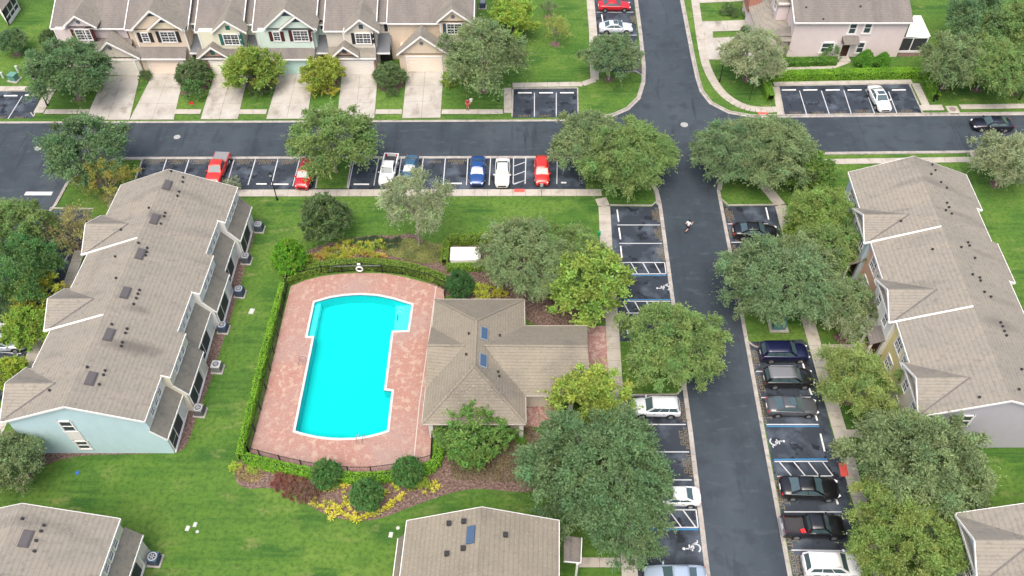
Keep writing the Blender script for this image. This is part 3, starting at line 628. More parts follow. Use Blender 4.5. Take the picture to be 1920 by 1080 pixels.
# taper the cone
_c = PROTO['cone'][0]; co = np.empty(len(_c.vertices) * 3, dtype=np.float32); _c.vertices.foreach_get('co', co); co = co.reshape(-1, 3)
f_ = np.clip(1.12 - .28 * (co[:, 2] / 2.9) ** 1.5, .2, 1.2); co[:, 0] *= f_; co[:, 1] *= f_; _c.vertices.foreach_set('co', co.ravel())
def tree(kind, cx, cy, w, label, base=None, hs=1.0, col=(.10, .20, .05), group=None, cat='tree', name='tree', hpx=None):
    """cx, cy, w: where the crown shows in the survey photo; its real size and ground point follow"""
    me, tr, R0, H0 = PROTO[kind]
    # horizontal scale from the crown's width at its mid height
    zc = ZC[kind]
    for _ in range(3):
        pxm = F / ((CH - zc) / (sT + (cy - 540) / F * cT)); s = (w / 2 / pxm) / R0; zc = ZC[kind] * s * hs
    p = P(cx, cy, zc); p.z = 0
    t = empty(name, p, random.uniform(0, 6.28)); tag(t, label, cat, group); t.scale = (s, s, s * hs)
    for nm, m_ in (('crown', me), ('trunk', tr)):
        if nm == 'trunk' and kind in ('ball', 'cone', 'shrub'): nm = 'stem'
        o = bpy.data.objects.new(nm if nm != 'crown' or kind not in ('ball', 'cone', 'shrub') else 'foliage', m_); COL.objects.link(o); o.parent = t
        if m_ is me: o.color = (*col, 1)
    if kind not in ('ball', 'cone', 'shrub', 'bushy0', 'bushy1', 'dense'): treering(*proj(p))
    return t
def proj(p):
    zc = p.y * cT - (p.z - CH) * sT; return (960 + F * p.x / zc, 540 + F * (-p.y * sT - (p.z - CH) * cT) / zc)
OAK = (.165, .230, .105); OAKD = (.110, .190, .085); OAKG = (.155, .240, .080); YEL = (.30, .33, .05); BRT = (.19, .28, .055); MAG = (.095, .155, .060); PAL = (.24, .29, .165); BLU = (.135, .210, .100)
TREES = [
 ('oakM0', 122, 128, 140, 'dark rounded oak in front of the left end of the upper row', .9, OAKD), ('oakM1', 20, 78, 54, 'small dark green tree on the lawn at the far top left', 1, OAKD),
 ('bushy0', 100, 72, 44, 'dark green bush between the small tree and the left end of the upper row', 1, MAG), ('dense', 362, 138, 62, 'open leaved magnolia between the second and third driveways', .62, MAG),
 ('bushy0', 473, 132, 98, 'bright green tree with yellow tips between third and fourth driveways', .85, BRT), ('bushy1', 604, 138, 76, 'yellow green rounded tree between fourth and fifth driveways', .8, (.23, .29, .05)),
 ('dense', 731, 142, 58, 'dark compact magnolia between fifth and sixth driveways', .6, MAG), ('oakM2', 905, 105, 150, 'grey green oak at the right end of the upper row above the person', 1.0, OAK),
 ('bushy1', 961, 36, 84, 'bright lime green tree right of the upper row', 1.0, (.23, .34, .06)), ('sparse', 1042, 52, 52, 'thin young tree with yellow top alone on the upper lawn', 1.4, (.27, .32, .09)), ('sparse', 1028, 14, 30, 'small grey twiggy tree at the top edge of the upper lawn', 1.4, OAK),
 ('oakM1', 1146, 105, 100, 'grey green oak over the pavement corner left of the street', 1.0, BLU), ('oakM0', 618, 262, 150, 'grey green oak on the grass island beside the red crossover', 1.0, OAKG),
 ('oakM2', 160, 281, 148, 'dark oak on the corner island by the stop line', 1.0, OAKD), ('sparse', 193, 338, 96, 'yellow flowering tree beside the end of the long left block', 1.2, (.27, .26, .06)), ('oakM1', 235, 322, 66, 'olive thin tree right of the yellow flowering tree', .8, (.22, .26, .08)) if False else None,
 ('dense', 609, 412, 88, 'dark egg shaped magnolia standing on the lawn above the pool', .95, MAG), ('pale', 776, 376, 128, 'pale grey flat topped tree with a white trunk on the lawn', 1.2, PAL),
 ('oakL0', 1112, 268, 150, 'left half of the big oak pair at the corner above the car park', .95, OAK), ('oakL1', 1178, 292, 165, 'right half of the big oak pair leaning over the street', 1.0, OAKG),
 ('oakL1', 985, 480, 165, 'grey green oak right of the white cabinet', .95, OAK), ('oakM2', 1065, 475, 120, 'pointed green oak between the white cabinet and the pavement', 1.0, OAKG), ('bushy1', 1105, 535, 150, 'bright green spreading tree touching the pool house wing', .8, (.19, .29, .06)),
 ('oakL0', 1262, 645, 182, 'yellow green oak on the island overhanging the middle of the street', 1.0, (.160, .250, .080)), ('bushy0', 1108, 750, 140, 'lime green tree just below the pool house wing', .9, (.23, .32, .065)),
 ('oakL1', 1115, 880, 248, 'very large oak below the pool house hiding half the bays', 1.0, OAKD), ('oakM0', 1050, 870, 120, 'grey green oak on the left flank of the very large oak', 1.1, OAK), ('oakM1', 1172, 985, 150, 'oak whose crown hangs over the wheelchair bay at bottom centre', 1.1, OAKD),
 ('dense', 889, 812, 128, 'round dark leaved tree below the pool house roof', .62, (.10, .20, .045)),
 ('oakL0', 1375, 282, 145, 'grey green oak right of the junction, left of a pair', .95, BLU), ('oakL1', 1448, 280, 160, 'grey green oak right of the junction, right of a pair', .95, OAK), ('bushy0', 1517, 322, 88, 'leafy bright green tree by the lamp right of the junction', 1.0, (.12, .22, .05)),
 ('oakM0', 1542, 400, 110, 'yellowish tree against the top of the right block', 1.1, (.175, .26, .07)), ('oakM1', 1560, 460, 110, 'green tree below the yellowish tree at the right block', 1.0, OAKG), ('bushy1', 1505, 430, 70, 'small bright tree between the black sedan and the right block', .9, (.18, .27, .055)),
 ('oakL1', 1455, 525, 190, 'dark spreading oak covering the pavement right of the street', .95, BLU), ('oakM2', 1508, 490, 120, 'olive grey oak over the pavement by the black sedan', 1.0, OAK), ('oakM1', 1580, 565, 110, 'grey tree close to the white gabled house', 1.0, OAK), ('sparse', 1590, 605, 90, 'thin pale branched tree in front of the white gabled house', 1.1, PAL),
 ('oakM2', 1607, 712, 140, 'yellow green tree in the small lawn before the yellow walled house', .95, (.20, .27, .085)),
 ('oakL0', 1725, 872, 240, 'huge grey green oak at lower right above the yellowish tree', 1.0, OAK), ('oakL1', 1700, 1010, 220, 'olive yellow tree below the huge oak at lower right', .95, (.165, .24, .065)), ('oakM0', 1790, 960, 120, 'green tree at lower right next to the corner house roof', 1.0, OAKG),
 ('oakM1', 1412, 102, 115, 'pale grey oak left of the lilac house', .95, PAL), ('oakM0', 1790, 112, 110, 'grey green tree right of the lilac house by the lamp', 1.05, OAK), ('oakL1', 1855, 120, 135, 'broad oak at the upper right beside the lamp', 1.0, OAKG), ('oakM2', 1840, 38, 120, 'dark tree at the top right, left of two', 1.0, OAKD), ('oakM0', 1902, 55, 110, 'tree in the top right corner of the view', 1.1, OAKG), ('oakM1', 1915, 140, 80, 'tree cut by the right edge above the black sedan', 1.0, OAKD),
 ('oakM1', 1892, 300, 118, 'pale flowering tree at the right edge under the street', 1.0, PAL),
 ('oakM0', 35, 430, 120, 'green tree at the left edge beneath the stop line', 1.1, OAKG), ('oakM2', 40, 500, 130, 'dense green tree over the west car park', 1.1, (.09, .19, .06)), ('sparse', 130, 430, 100, 'bare branched olive tree beside the first dormer of the long left block', 1.0, (.26, .25, .10)), ('bushy0', 65, 548, 95, 'yellow tipped tree left of the second dormer of the long left block', .9, (.28, .31, .05)), ('bushy1', 50, 615, 85, 'bright green tree over the parked cars at the left edge', .9, (.19, .30, .05)),
 ('bushy0', 18, 700, 66, 'yellow green bush at the left edge by the third dormer', .9, (.25, .34, .05)), ('oakM1', 18, 865, 125, 'grey green oak at the left edge below the long left block', 1.0, OAK), ('sparse', 437, 345, 34, 'small pale twiggy shrub tree at the top corner of the long left block', .9, PAL), ('oakM1', 12, 575, 60, 'small dark tree at the left edge above the parked cars', 1.0, OAKD), ('sparse', 218, 372, 44, 'thin white flowered tree against the roof edge of the long left block', 1.0, (.30, .30, .18)),
]
for T in TREES:
    if T: tree(T[0], T[1], T[2], T[3], T[4], hs=T[5], col=T[6], group='trees of the neighbourhood')
SH = [
 ('cone', 542, 483, 54, 'large bright green cone shrub left of the magnolia above the pool', 1.1, (.11, .27, .025)), ('ball', 613, 890, 50, 'clipped round shrub at the lower left of the pool fence', 1.0, (.07, .17, .045)), ('ball', 688, 929, 54, 'clipped round shrub nearest the camera below the pool fence', 1.0, (.075, .18, .05)), ('ball', 765, 886, 52, 'clipped round shrub at the lower right of the pool fence', 1.0, (.07, .17, .045)),
 ('ball', 862, 536, 46, 'dark round shrub at the top left corner of the pool house', 1.2, (.05, .13, .04)), ('cone', 1622, 112, 28, 'left clipped cone shrub before the lilac house', 1.0, (.09, .24, .03)), ('cone', 1655, 114, 24, 'right clipped cone shrub before the lilac house', 1.0, (.09, .24, .03)),
 ('shrub', 176, 162, 28, 'bright bush at the left of the first driveway', 1.1, BRT), ('shrub', 272, 143, 26, 'low green bush between the first two driveways', 1, MAG), ('shrub', 365, 166, 50, 'green bush below the magnolia at the third driveway', 1, (.08, .17, .05)), ('shrub', 389, 140, 22, 'small bright green bush by the third driveway', 1.2, (.12, .30, .03)),
 ('shrub', 490, 168, 46, 'dark low bush below the bright tree at the fourth driveway', 1, MAG), ('shrub', 610, 168, 48, 'yellow low bush below the fifth driveway tree', .8, (.32, .33, .05)), ('shrub', 733, 172, 24, 'little round bush at the foot of the dark magnolia', 1, MAG), ('shrub', 845, 148, 36, 'bright low bush right of the sixth driveway', 1, BRT), ('shrub', 875, 150, 30, 'second low bush right of the sixth driveway', 1, (.12, .24, .05)),
 ('shrub', 905, 545, 44, 'yellow green bush along the top edge of the pool house', .9, (.32, .36, .05)), ('shrub', 938, 551, 28, 'small yellow bush at the top edge of the pool house', 1, (.40, .40, .05)), ('shrub', 1652, 775, 26, 'dark round bush by the door of the nearest right hand house', 1.5, (.04, .11, .03)), ('shrub', 1645, 664, 20, 'small dark bush below the brown door mat', 1.2, (.05, .13, .03)),
 ('shrub', 975, 822, 24, 'bright clipped bush in the mulch below the pool house', 1, (.10, .26, .03)), ('shrub', 1362, 18, 30, 'dark bush in the top bed by the upper right drive', 1, MAG), ('shrub', 1376, 22, 26, 'second dark bush in the top bed by the drive', .9, MAG), ('shrub', 1400, 10, 26, 'yellow green bush beside the brick wall at upper right', .9, (.22, .28, .05)), ('shrub', 1398, 28, 18, 'round green bush beside the brick wall at upper right', 1, (.08, .18, .04)), ('shrub', 1397, 57, 18, 'bush at the end of the narrow grass strip between the drives', 1.1, (.08, .17, .05)),
 ('shrub', 1562, 96, 40, 'loose bush before the big ground floor window of the lilac house', 1.1, (.12, .22, .08)), ('shrub', 20, 830, 40, 'bush under the oak at the lower left end of the long block', 1, MAG), ('shrub', 790, 905, 26, 'loose yellow green shrub right of the right clipped ball', 1.3, (.25, .36, .06)), ('shrub', 442, 876, 24, 'lime bush at the left tip of the lower pool bed', .7, (.30, .40, .05)), ('shrub', 472, 882, 22, 'second lime bush at the left tip of the lower pool bed', .7, (.26, .38, .05)),
]
for T in SH: tree(T[0], T[1], T[2], T[3], T[4], hs=T[5], col=T[6], cat='shrub', name='shrub')
# red shrub mass, low dark ground cover row and olive ground cover
for i, (x, y, w) in enumerate([(535, 903, 46), (556, 915, 48), (576, 925, 44)]): tree('shrub', x, y, w, ['left end of the clipped wine red shrub bank', 'middle of the clipped wine red shrub bank', 'right brown red end of the shrub bank'][i], hs=.62, col=[(.17, .065, .05), (.15, .075, .052), (.13, .08, .052)][i], cat='shrub', name='red_shrub', group='wine red shrubs below the pool')
k = 0
for i in range(22):
    x = 662 + (i % 11) * 8.2 + random.uniform(-2, 2); y = 448 + (i // 11) * 11 + 5 * math.sin(i) * .5 + (i % 11) * .3
    tree('shrub', x, y, 15, 'small dark tufted mound in the row below the pale tree', hs=.8, col=(.055, .095, .045), cat='shrub', name='low_shrub', group='dark mounds edging the bed under the pale tree')
def carpet(px, label, col, n, name='ground_cover', hgt=.45, ln=.16, wd=.07):
    rng = np.random.default_rng(len(label)); pts = G(px); xs = [p.x for p in pts]; ys = [p.y for p in pts]; out = []
    while len(out) < n:
        x = rng.uniform(min(xs), max(xs)); y = rng.uniform(min(ys), max(ys)); c = False
        for i in range(len(pts)):
            a, b = pts[i], pts[i - 1]
            if (a.y > y) != (b.y > y) and x < (b.x - a.x) * (y - a.y) / (b.y - a.y) + a.x: c = not c
        if c: out.append((x, y, rng.uniform(.02, hgt) * (.6 + .4 * math.sin(x * 2.3) * math.sin(y * 2.9))))
    C = np.array(out); D = unit(rng.normal(size=(n, 3)) + np.array([0, 0, .7])); t = .5 + .3 * np.sin(C[:, 0] * 2.1) * np.cos(C[:, 1] * 1.7) + rng.normal(size=n) * .15
    o = bpy.data.objects.new(name, leaf_mesh(name, C, D, ln, wd, t, t * .5 + .3 + rng.normal(size=n) * .2, rng)); COL.objects.link(o); o.color = (*col, 1)
    tag(o, label, 'ground cover'); o['kind'] = 'stuff'; return o
carpet([(722, 462), (760, 447), (800, 455), (832, 462), (828, 492), (790, 496), (760, 488), (722, 478)], 'olive spreading ground cover filling the bed left of the white cabinet', (.22, .26, .09), 9000)
carpet([(438, 872), (480, 872), (500, 890), (480, 905), (448, 903)], 'loose weedy planting at the left tip of the lower bed', (.28, .24, .10), 1100)
carpet([(900, 800), (1000, 800), (1010, 905), (960, 905), (850, 900), (840, 860)], 'thin brown green undergrowth below the round dark tree', (.17, .17, .08), 8000, hgt=.55)
# yellow leaved croton plants: every one its own plant with leaves and stem
def croton_mesh(seed, n=34):
    rng = np.random.default_rng(seed); az = rng.uniform(0, 6.28, n); el = rng.uniform(.15, 1.3, n); D = np.stack([np.cos(az) * np.cos(el), np.sin(az) * np.cos(el), np.sin(el)], 1)
    return leaf_mesh('leaves', D * .32 + np.array([0, 0, .15]), D, .52, .11, rng.uniform(.35, .9, n), rng.uniform(.2, .7, n), rng)
CR = [croton_mesh(s) for s in (1, 2, 3)]; cst = MB().tube((0, 0, 0), (0, 0, .3), .03, 5, .015).mesh('stem', BARK)
def croton(x, y, s, label, group, col):
    p = P(x, y); t = empty('yellow_plant', p, random.uniform(0, 6)); t.scale = (s, s, s); tag(t, label, 'plant', group)
    for nm, m_ in (('leaves', random.choice(CR)), ('stem', cst)):
        o = bpy.data.objects.new(nm, m_); COL.objects.link(o); o.parent = t
        if nm == 'leaves': o.color = (*col, 1)
random.seed(3)
LOW = [(602, 917), (611, 919), (622, 918), (631, 916), (641, 914), (649, 911), (634, 908), (645, 924), (586, 945), (594, 948), (603, 952), (610, 942), (590, 938), (621, 945), (629, 951), (636, 957), (643, 964), (628, 966), (652, 971), (661, 973), (670, 976), (680, 972), (690, 969), (700, 966), (711, 962), (721, 955), (728, 949), (735, 944), (742, 939), (749, 936), (647, 948), (655, 955), (660, 945), (648, 936), (718, 930), (724, 925), (738, 912), (743, 918), (752, 934), (768, 918), (775, 917), (792, 912), (797, 925), (806, 915), (817, 908), (823, 915), (811, 921), (731, 952), (622, 972), (616, 958), (667, 964), (756, 928)]
for x, y in LOW: croton(x, y, random.uniform(.5, .95), 'yellow strap leaved plant in the mulch bed below the pool', 'yellow plants in the lower pool bed', random.choice([(.46, .45, .06), (.40, .42, .08), (.50, .47, .10)]))
UP = [(585, 486), (594, 484), (603, 485), (612, 481), (621, 485), (630, 484), (640, 486), (649, 484), (658, 480), (645, 474), (655, 470), (664, 474), (673, 478), (667, 466), (680, 470), (688, 466), (683, 475), (692, 473), (640, 455), (650, 461), (634, 463), (704, 484), (711, 482), (718, 485), (627, 471), (616, 472), (575, 492), (660, 458), (676, 462)]
for i in range(46):
    x = random.uniform(572, 722); y = 497 - (x - 572) * .12 - random.uniform(0, 24) + (10 if x < 590 else 0)
    UP.append((x, y))
for x, y in UP: croton(x, y, random.uniform(.8, 1.2), 'yellow green broad leaved plant in the bed above the pool', 'yellow plants in the upper pool bed', random.choice([(.30, .33, .055), (.36, .38, .06), (.20, .28, .06), (.34, .24, .07), (.26, .30, .05)]))

# hedges: a clipped leafy body along a line
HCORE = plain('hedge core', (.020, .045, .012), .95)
def hedge(px, w, h, label, col=(.12, .26, .03), dens=330):
    L = smoothline(G(px), 1); rng = np.random.default_rng(int(abs(px[0][0]) * 3)); C, D, Tt = [], [], []
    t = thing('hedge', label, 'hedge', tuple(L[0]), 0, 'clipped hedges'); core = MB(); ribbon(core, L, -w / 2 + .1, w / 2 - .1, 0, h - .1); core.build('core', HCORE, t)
    segs = list(zip(L[:-1], L[1:]))
    for a, b in segs:
        ln = (b - a).length; d = (b - a) / ln; nn = Vector((-d.y, d.x, 0)); n = int(ln * (w + 2 * h) * dens)
        u = rng.uniform(-.02, 1.02, n) * ln; s = rng.uniform(0, w + 2 * h, n)
        off = np.where(s < h, -w / 2, np.where(s < h + w, s - h - w / 2, w / 2)); z = np.where(s < h, s, np.where(s < h + w, h, s - h - w))
        bul = .05 * np.sin(u * 3.1 + a.x) * np.sin(z * 4 + off * 5)
        x = a.x + d.x * u + nn.x * off; y = a.y + d.y * u + nn.y * off
        no = np.stack([np.where(s < h, -nn.x, np.where(s < h + w, 0, nn.x)), np.where(s < h, -nn.y, np.where(s < h + w, 0, nn.y)), np.where((s >= h) & (s < h + w), 1.0, 0)], 1)
        c = np.stack([x, y, z], 1) + no * (bul + rng.normal(size=n) * .05 - .03)[:, None]
        C.append(c); D.append(unit(rng.normal(size=(n, 3)) + no * .5)); Tt.append(.5 + rng.normal(size=n) * .2 + .12 * np.sin(u * 1.3))
    C = np.concatenate(C) - np.array(t.location); D = np.concatenate(D); Tt = np.concatenate(Tt)
    o = bpy.data.objects.new('foliage', leaf_mesh('foliage', C, D, .14, .09, Tt, Tt * .6 + .2, rng)); COL.objects.link(o); o.parent = t; o.color = (*col, 1)
hedge([(533, 540), (505, 640), (480, 745), (452, 862)], .5, 1.0, 'long straight hedge on the left outside the pool fence', (.15, .32, .03))
hedge([(536, 531), (560, 520), (600, 508), (640, 503), (680, 501), (720, 503), (760, 508), (810, 522), (848, 540)], 1.0, 1.05, 'curved hedge outside the fence at the top of the pool', (.13, .22, .035))
hedge([(462, 864), (500, 876), (560, 888), (610, 897), (660, 902), (710, 901), (760, 895), (800, 886), (822, 872), (824, 830)], .8, .95, 'curved hedge along the bottom of the pool fence', (.14, .31, .03))
hedge([(862, 455), (838, 458), (834, 500)], .7, 1.2, 'hedge on the left and top of the white cabinet', (.14, .24, .035)); hedge([(838, 507), (900, 506), (925, 500)], .7, .9, 'hedge below the white cabinet', (.14, .26, .035)); hedge([(862, 458), (940, 452)], .8, 1.2, 'hedge behind the white cabinet', (.14, .24, .035))
hedge([(1442, 150), (1560, 147), (1722, 143)], 1.1, 1.2, 'long bright hedge above the bays at upper right', (.15, .32, .03)); hedge([(1730, 140), (1740, 160), (1752, 190)], .95, 1.1, 'hedge running down to the lamp at upper right', (.12, .26, .03)); hedge([(1430, 150), (1443, 192)], .9, 1.2, 'short hedge by the green street sign', (.12, .26, .03))
hedge([(1472, 122), (1565, 119)], 1.3, .8, 'low dark hedge under the lilac wall', (.08, .20, .03))
# ------------------------------------------------------------------ buildings
def stained(name, src, spots, org):
    m = src.copy(); m.name = name; n = m.node_tree.nodes; l = m.node_tree.links; b = n['Principled BSDF']; cur = b.inputs['Base Color'].links[0].from_socket
    tc = n.new('ShaderNodeTexCoord'); nz = n.new('ShaderNodeTexNoise'); nz.inputs['Scale'].default_value = 1.3; nz.inputs['Detail'].default_value = 7; l.new(tc.outputs['Object'], nz.inputs['Vector'])
    for (x, y, rx, ry, amt) in spots:
        mp = n.new('ShaderNodeMapping'); mp.vector_type = 'POINT'; mp.inputs['Scale'].default_value = (1 / rx, 1 / ry, 0); mp.inputs['Location'].default_value = (-(x - org[0]) / rx, -(y - org[1]) / ry, 0)
        l.new(tc.outputs['Object'], mp.inputs[0]); ln = n.new('ShaderNodeVectorMath'); ln.operation = 'LENGTH'; l.new(mp.outputs[0], ln.inputs[0])
        ad = n.new('ShaderNodeMath'); ad.operation = 'ADD'; l.new(ln.outputs['Value'], ad.inputs[0]); l.new(nz.outputs['Fac'], ad.inputs[1])
        mr = n.new('ShaderNodeMapRange'); mr.inputs[1].default_value = 1.5; mr.inputs[2].default_value = .8; mr.inputs[3].default_value = 0; mr.inputs[4].default_value = amt; l.new(ad.outputs[0], mr.inputs[0])
        mx = n.new('ShaderNodeMixRGB'); mx.inputs[2].default_value = (.10, .092, .085, 1); l.new(cur, mx.inputs[1]); l.new(mr.outputs[0], mx.inputs[0]); cur = mx.outputs[0]
    l.new(cur, b.inputs['Base Color']); return m
def spots_at(lst): return [(*P(x, y, 7.2)[:2], rx, ry, a) for x, y, rx, ry, a in lst]
def stucco(name, c):
    c = tuple(x * .80 for x in c)
    return mixmat(name, [c, (tuple(x * .93 for x in c), 1.1, .4, .7, 5, (1, 1, .5)), (tuple(min(1, x * 1.05) for x in c), 7, .5, .8, 3, I3)], 0.9)
CREAM = stucco('cream stucco', (.80, .75, .62)); BLUE = stucco('pale blue stucco', (.56, .77, .83)); PINKW = stucco('lilac stucco', (.78, .68, .68)); LILAC = stucco('grey lilac stucco', (.50, .50, .55))
TAN = stucco('tan stucco', (.78, .66, .52)); SAND = stucco('sand stucco', (.76, .71, .62)); MINT = stucco('mint stucco', (.70, .84, .76)); OFFW = stucco('off white stucco', (.84, .83, .80)); YELL = stucco('yellow stucco', (.82, .72, .36)); ORNG = stucco('orange stucco', (.75, .48, .34)); GRBL = stucco('grey blue stucco', (.50, .62, .68)); PALEY = stucco('pale yellow stucco', (.80, .79, .62)); GRN = stucco('sage stucco', (.42, .50, .46))
BRICKM = mixmat('brick wall', [(.36, .22, .17), ((.50, .38, .30), 5, .5, .6, 4, (1, 1, 3)), ((.22, .12, .09), 8, .55, .7, 3, (1, 1, 3))], .9)
SHUTK = plain('shutter black', (.022, .020, .024), .6); SHUTG = plain('shutter green', (.02, .12, .10), .6); SHUTM = plain('shutter maroon', (.07, .018, .02), .6); SHUTN = plain('shutter navy', (.035, .06, .09), .6)
DOORM = plain('front door', (.045, .012, .012), .4); VENT = plain('gable vent', (.12, .13, .15), .7)
SKYL = plain('skylight', (.045, .085, .15), .15, 0, .8)
def window(par, c, tan, nor, w, h, cols=2, rows=2, shut=None, thin=.05, name='window', sw=.38, fw=.12):
    """a sash window centred at c on a wall: frame with bars, glass a child, shutters beside it"""
    c = Vector(c); t = Vector(tan).normalized(); n = Vector(nor).normalized(); up = Vector((0, 0, 1)); ax = (t, n, up); mb = MB()
    for s in (-1, 1): mb.box(c + t * s * (w / 2) + n * .03, (fw, .12, h + fw), ax=ax)
    for s in (-1, 1): mb.box(c + up * s * (h / 2) + n * .036, (w + fw * 1.6, .13, fw), ax=ax)
    for i in range(1, cols): mb.box(c + t * (w * (i / cols - .5)) + n * .025, (thin * 1.4, .08, h), ax=ax)
    mb.box(c + n * .022, (w, .09, thin), ax=ax)
    if rows > 2:
        for i in range(1, rows):
            if i * 2 != rows: mb.box(c + up * (h * (i / rows - .5)) + n * .012, (w, .05, .025), ax=ax)
        for i in range(cols): mb.box(c + t * (w * ((i + .5) / cols - .5)) + n * .010, (.025, .05, h), ax=ax)
    f = mb.build(name, WHITE, par)
    MB().box(c + n * .004, (w - .02, .02, h - .02), ax=ax).build('glass', GLASS, f)
    if shut:
        for s in (-1, 1):
            m = MB(); cc = c + t * s * (w / 2 + .06 + sw / 2) + n * .03; m.box(cc, (sw, .05, h + .06), ax=ax)
            m.box(cc + n * .03 + up * h * .25, (sw * .7, .03, h * .38), ax=ax); m.box(cc + n * .03 - up * h * .25, (sw * .7, .03, h * .38), ax=ax)
            m.build('shutter', shut, par)
    return f
def pipe(par, p, r=.085, h=.12, box=False):
    mb = MB()
    if box: mb.box((p[0], p[1], p[2] + .1), (.32, .32, .22)).box((p[0], p[1], p[2] + .24), (.38, .38, .05))
    else: mb.tube((p[0], p[1], p[2] - .1), (p[0], p[1], p[2] + h), r, 8).tube((p[0], p[1], p[2] + h), (p[0], p[1], p[2] + h + .05), r * 1.5, 8)
    mb.build('roof_vent', DARKM, par)
SK = .037
def townhouse(name, label, ox, y0, y1, units_f, units_r, f=1, uf=(6.45, 5.9), endc=BLUE, yref=40.0, roof=None, zr=8.3, ze=5.8, vents=(), ridgevents=(), frontcols=(), rearcols=(), ends=(True, False), endwin=(), lean=True, skyl=(), endpanel=None):
    """a two storey row; u runs across (+ = rear), v along it. units_*: (va, vb, 'g' gabled / 'r' recessed, or 'p'/'r' on the rear)"""
    roof = roof or ROOF
    def Wd(u, v, z): return Vector((ox + f * u + SK * (v - yref), v, z))
    base = Wd(0, (y0 + y1) / 2, 0); T = thing(name, label, 'building', tuple(base)); sF = (zr - ze) / uf[0]; sR = .395; RP, RR = 6.75, 6.05
    zf = lambda u: zr - sF * abs(u); zb = lambda u: zr - sR * abs(u)
    rf, tr = MB(), MB(); ins = .35
    for i, (va, vb, k) in enumerate(units_f):
        U = uf[0] if k == 'g' else uf[1]; A = va - (.25 if va == y0 else 0); B = vb + (.25 if vb == y1 else 0)
        rf.slab([Wd(-U, A, zf(U)), Wd(0, A, zr), Wd(0, B, zr), Wd(-U, B, zf(U))], .14)
        tr.bar(Wd(-U - .02, A, zf(U) - .10), Wd(-U - .02, B, zf(U) - .10), .06, .2)
        if va == y0: tr.bar(Wd(-U, A - .03, zf(U) - .08), Wd(0, A - .03, zr - .08), .06, .22)
        if vb == y1: tr.bar(Wd(-U, B + .03, zf(U) - .08), Wd(0, B + .03, zr - .08), .05, .12)
        w = MB(); a = va + (.0 if va > y0 else .05); uw = U - ins
        pr = [(-uw, 0), (-uw, zf(uw) - .13), (0, zr - .2), (0, 0)]
        w.face(*[Wd(u, a, z) for u, z in pr]); w.face(*[Wd(u, vb, z) for u, z in pr]); w.face(Wd(-uw, a, 0), Wd(-uw, vb, 0), Wd(-uw, vb, zf(uw) - .13), Wd(-uw, a, zf(uw) - .13))
        w.build('front_wall', frontcols[i] if i < len(frontcols) else CREAM, T)
        if k == 'g':
            vc = (va + vb) / 2; zg = 7.45; ub = (zr - zg) / sF; o_ = .12
            g = MB(); g.slab([Wd(-U - o_, va - .1, ze + .02), Wd(-U - o_, vc, zg), Wd(-ub, vc, zg + .02), Wd(-U + .05, va - .1, ze + .07)], .1); g.slab([Wd(-U - o_, vb + .1, ze + .02), Wd(-U - o_, vc, zg), Wd(-ub, vc, zg + .02), Wd(-U + .05, vb + .1, ze + .07)], .1)
            g.build('gable_roof', roof, T); MB().bar(Wd(-U + .02, va - .06, ze + .05), Wd(-ub, vc, zg + .045), .17, .03).build('valley_stain', plain('valley stain', (.13, .12, .115), .8, 0, .3, .4, 5), T)  # thin dark bar stands in for the stain line along the valley
            tr.bar(Wd(-U - .16, va - .1, ze - .06), Wd(-U - .16, vc, zg - .08), .06, .2); tr.bar(Wd(-U - .16, vb + .1, ze - .06), Wd(-U - .16, vc, zg - .08), .06, .2)
            gw = MB(); gw.face(Wd(-uw - .004, va + .15, ze - .1), Wd(-uw - .004, vb - .15, ze - .1), Wd(-uw - .004, vc, zg - .2)); gw.build('gable_wall', frontcols[i] if i < len(frontcols) else CREAM, T)
            cc = Wd(-uw - .03, vc, 6.45); m = MB(); m.tube(cc, cc + Vector((-f * .05, 0, 0)), .24, 12); m.build('gable_vent', VENT, T)
            for dv in (-1.25, 1.25): window(T, Wd(-uw, vc + dv, 4.4), (0, 1, 0), (-f, 0, 0), .95, 1.45, 1, 4)
            window(T, Wd(-uw, vc + 1.3, 1.45), (0, 1, 0), (-f, 0, 0), 1.0, 1.5, 1, 4)
            # small entry roof
            er = MB(); er.slab([Wd(-uw - 1.3, va - .2, 2.55), Wd(-uw, va - .2, 3.15), Wd(-uw, va + 1.7, 3.15), Wd(-uw - 1.3, va + 1.7, 2.55)], .12); er.build('porch_roof', ROOFG, T)
            for dv in (-.1, 1.6): MB().box(tuple(Wd(-uw - 1.15, va + dv, 1.25)), (.2, .2, 2.5)).build('porch_post', WHITE, T)
            MB().box(tuple(Wd(-uw - .03, va + .8, 1.05)), (.08, .95, 2.1)).build('front_door', DOORM, T)
            if va > y0 + .6: tr.bar(Wd(-U - .25, va - .05, zf(U) + .01), Wd(-.1, va - .05, zr + .02), .09, .08); tr.bar(Wd(-U - .12, va - .11, zf(U) - .05), Wd(-.1, va - .11, zr - .04), .04, .10)
        else:
            vc = (va + vb) / 2
            window(T, Wd(-uw, vc + .5, 4.5), (0, 1, 0), (-f, 0, 0), 1.7, 1.5, 2, 4); window(T, Wd(-uw, vc - 1.2, 4.4), (0, 1, 0), (-f, 0, 0), .8, 1.3, 1, 4)
            window(T, Wd(-uw, vc + .6, 1.5), (0, 1, 0), (-f, 0, 0), 1.5, 1.5, 2, 4)
    rl = MB()
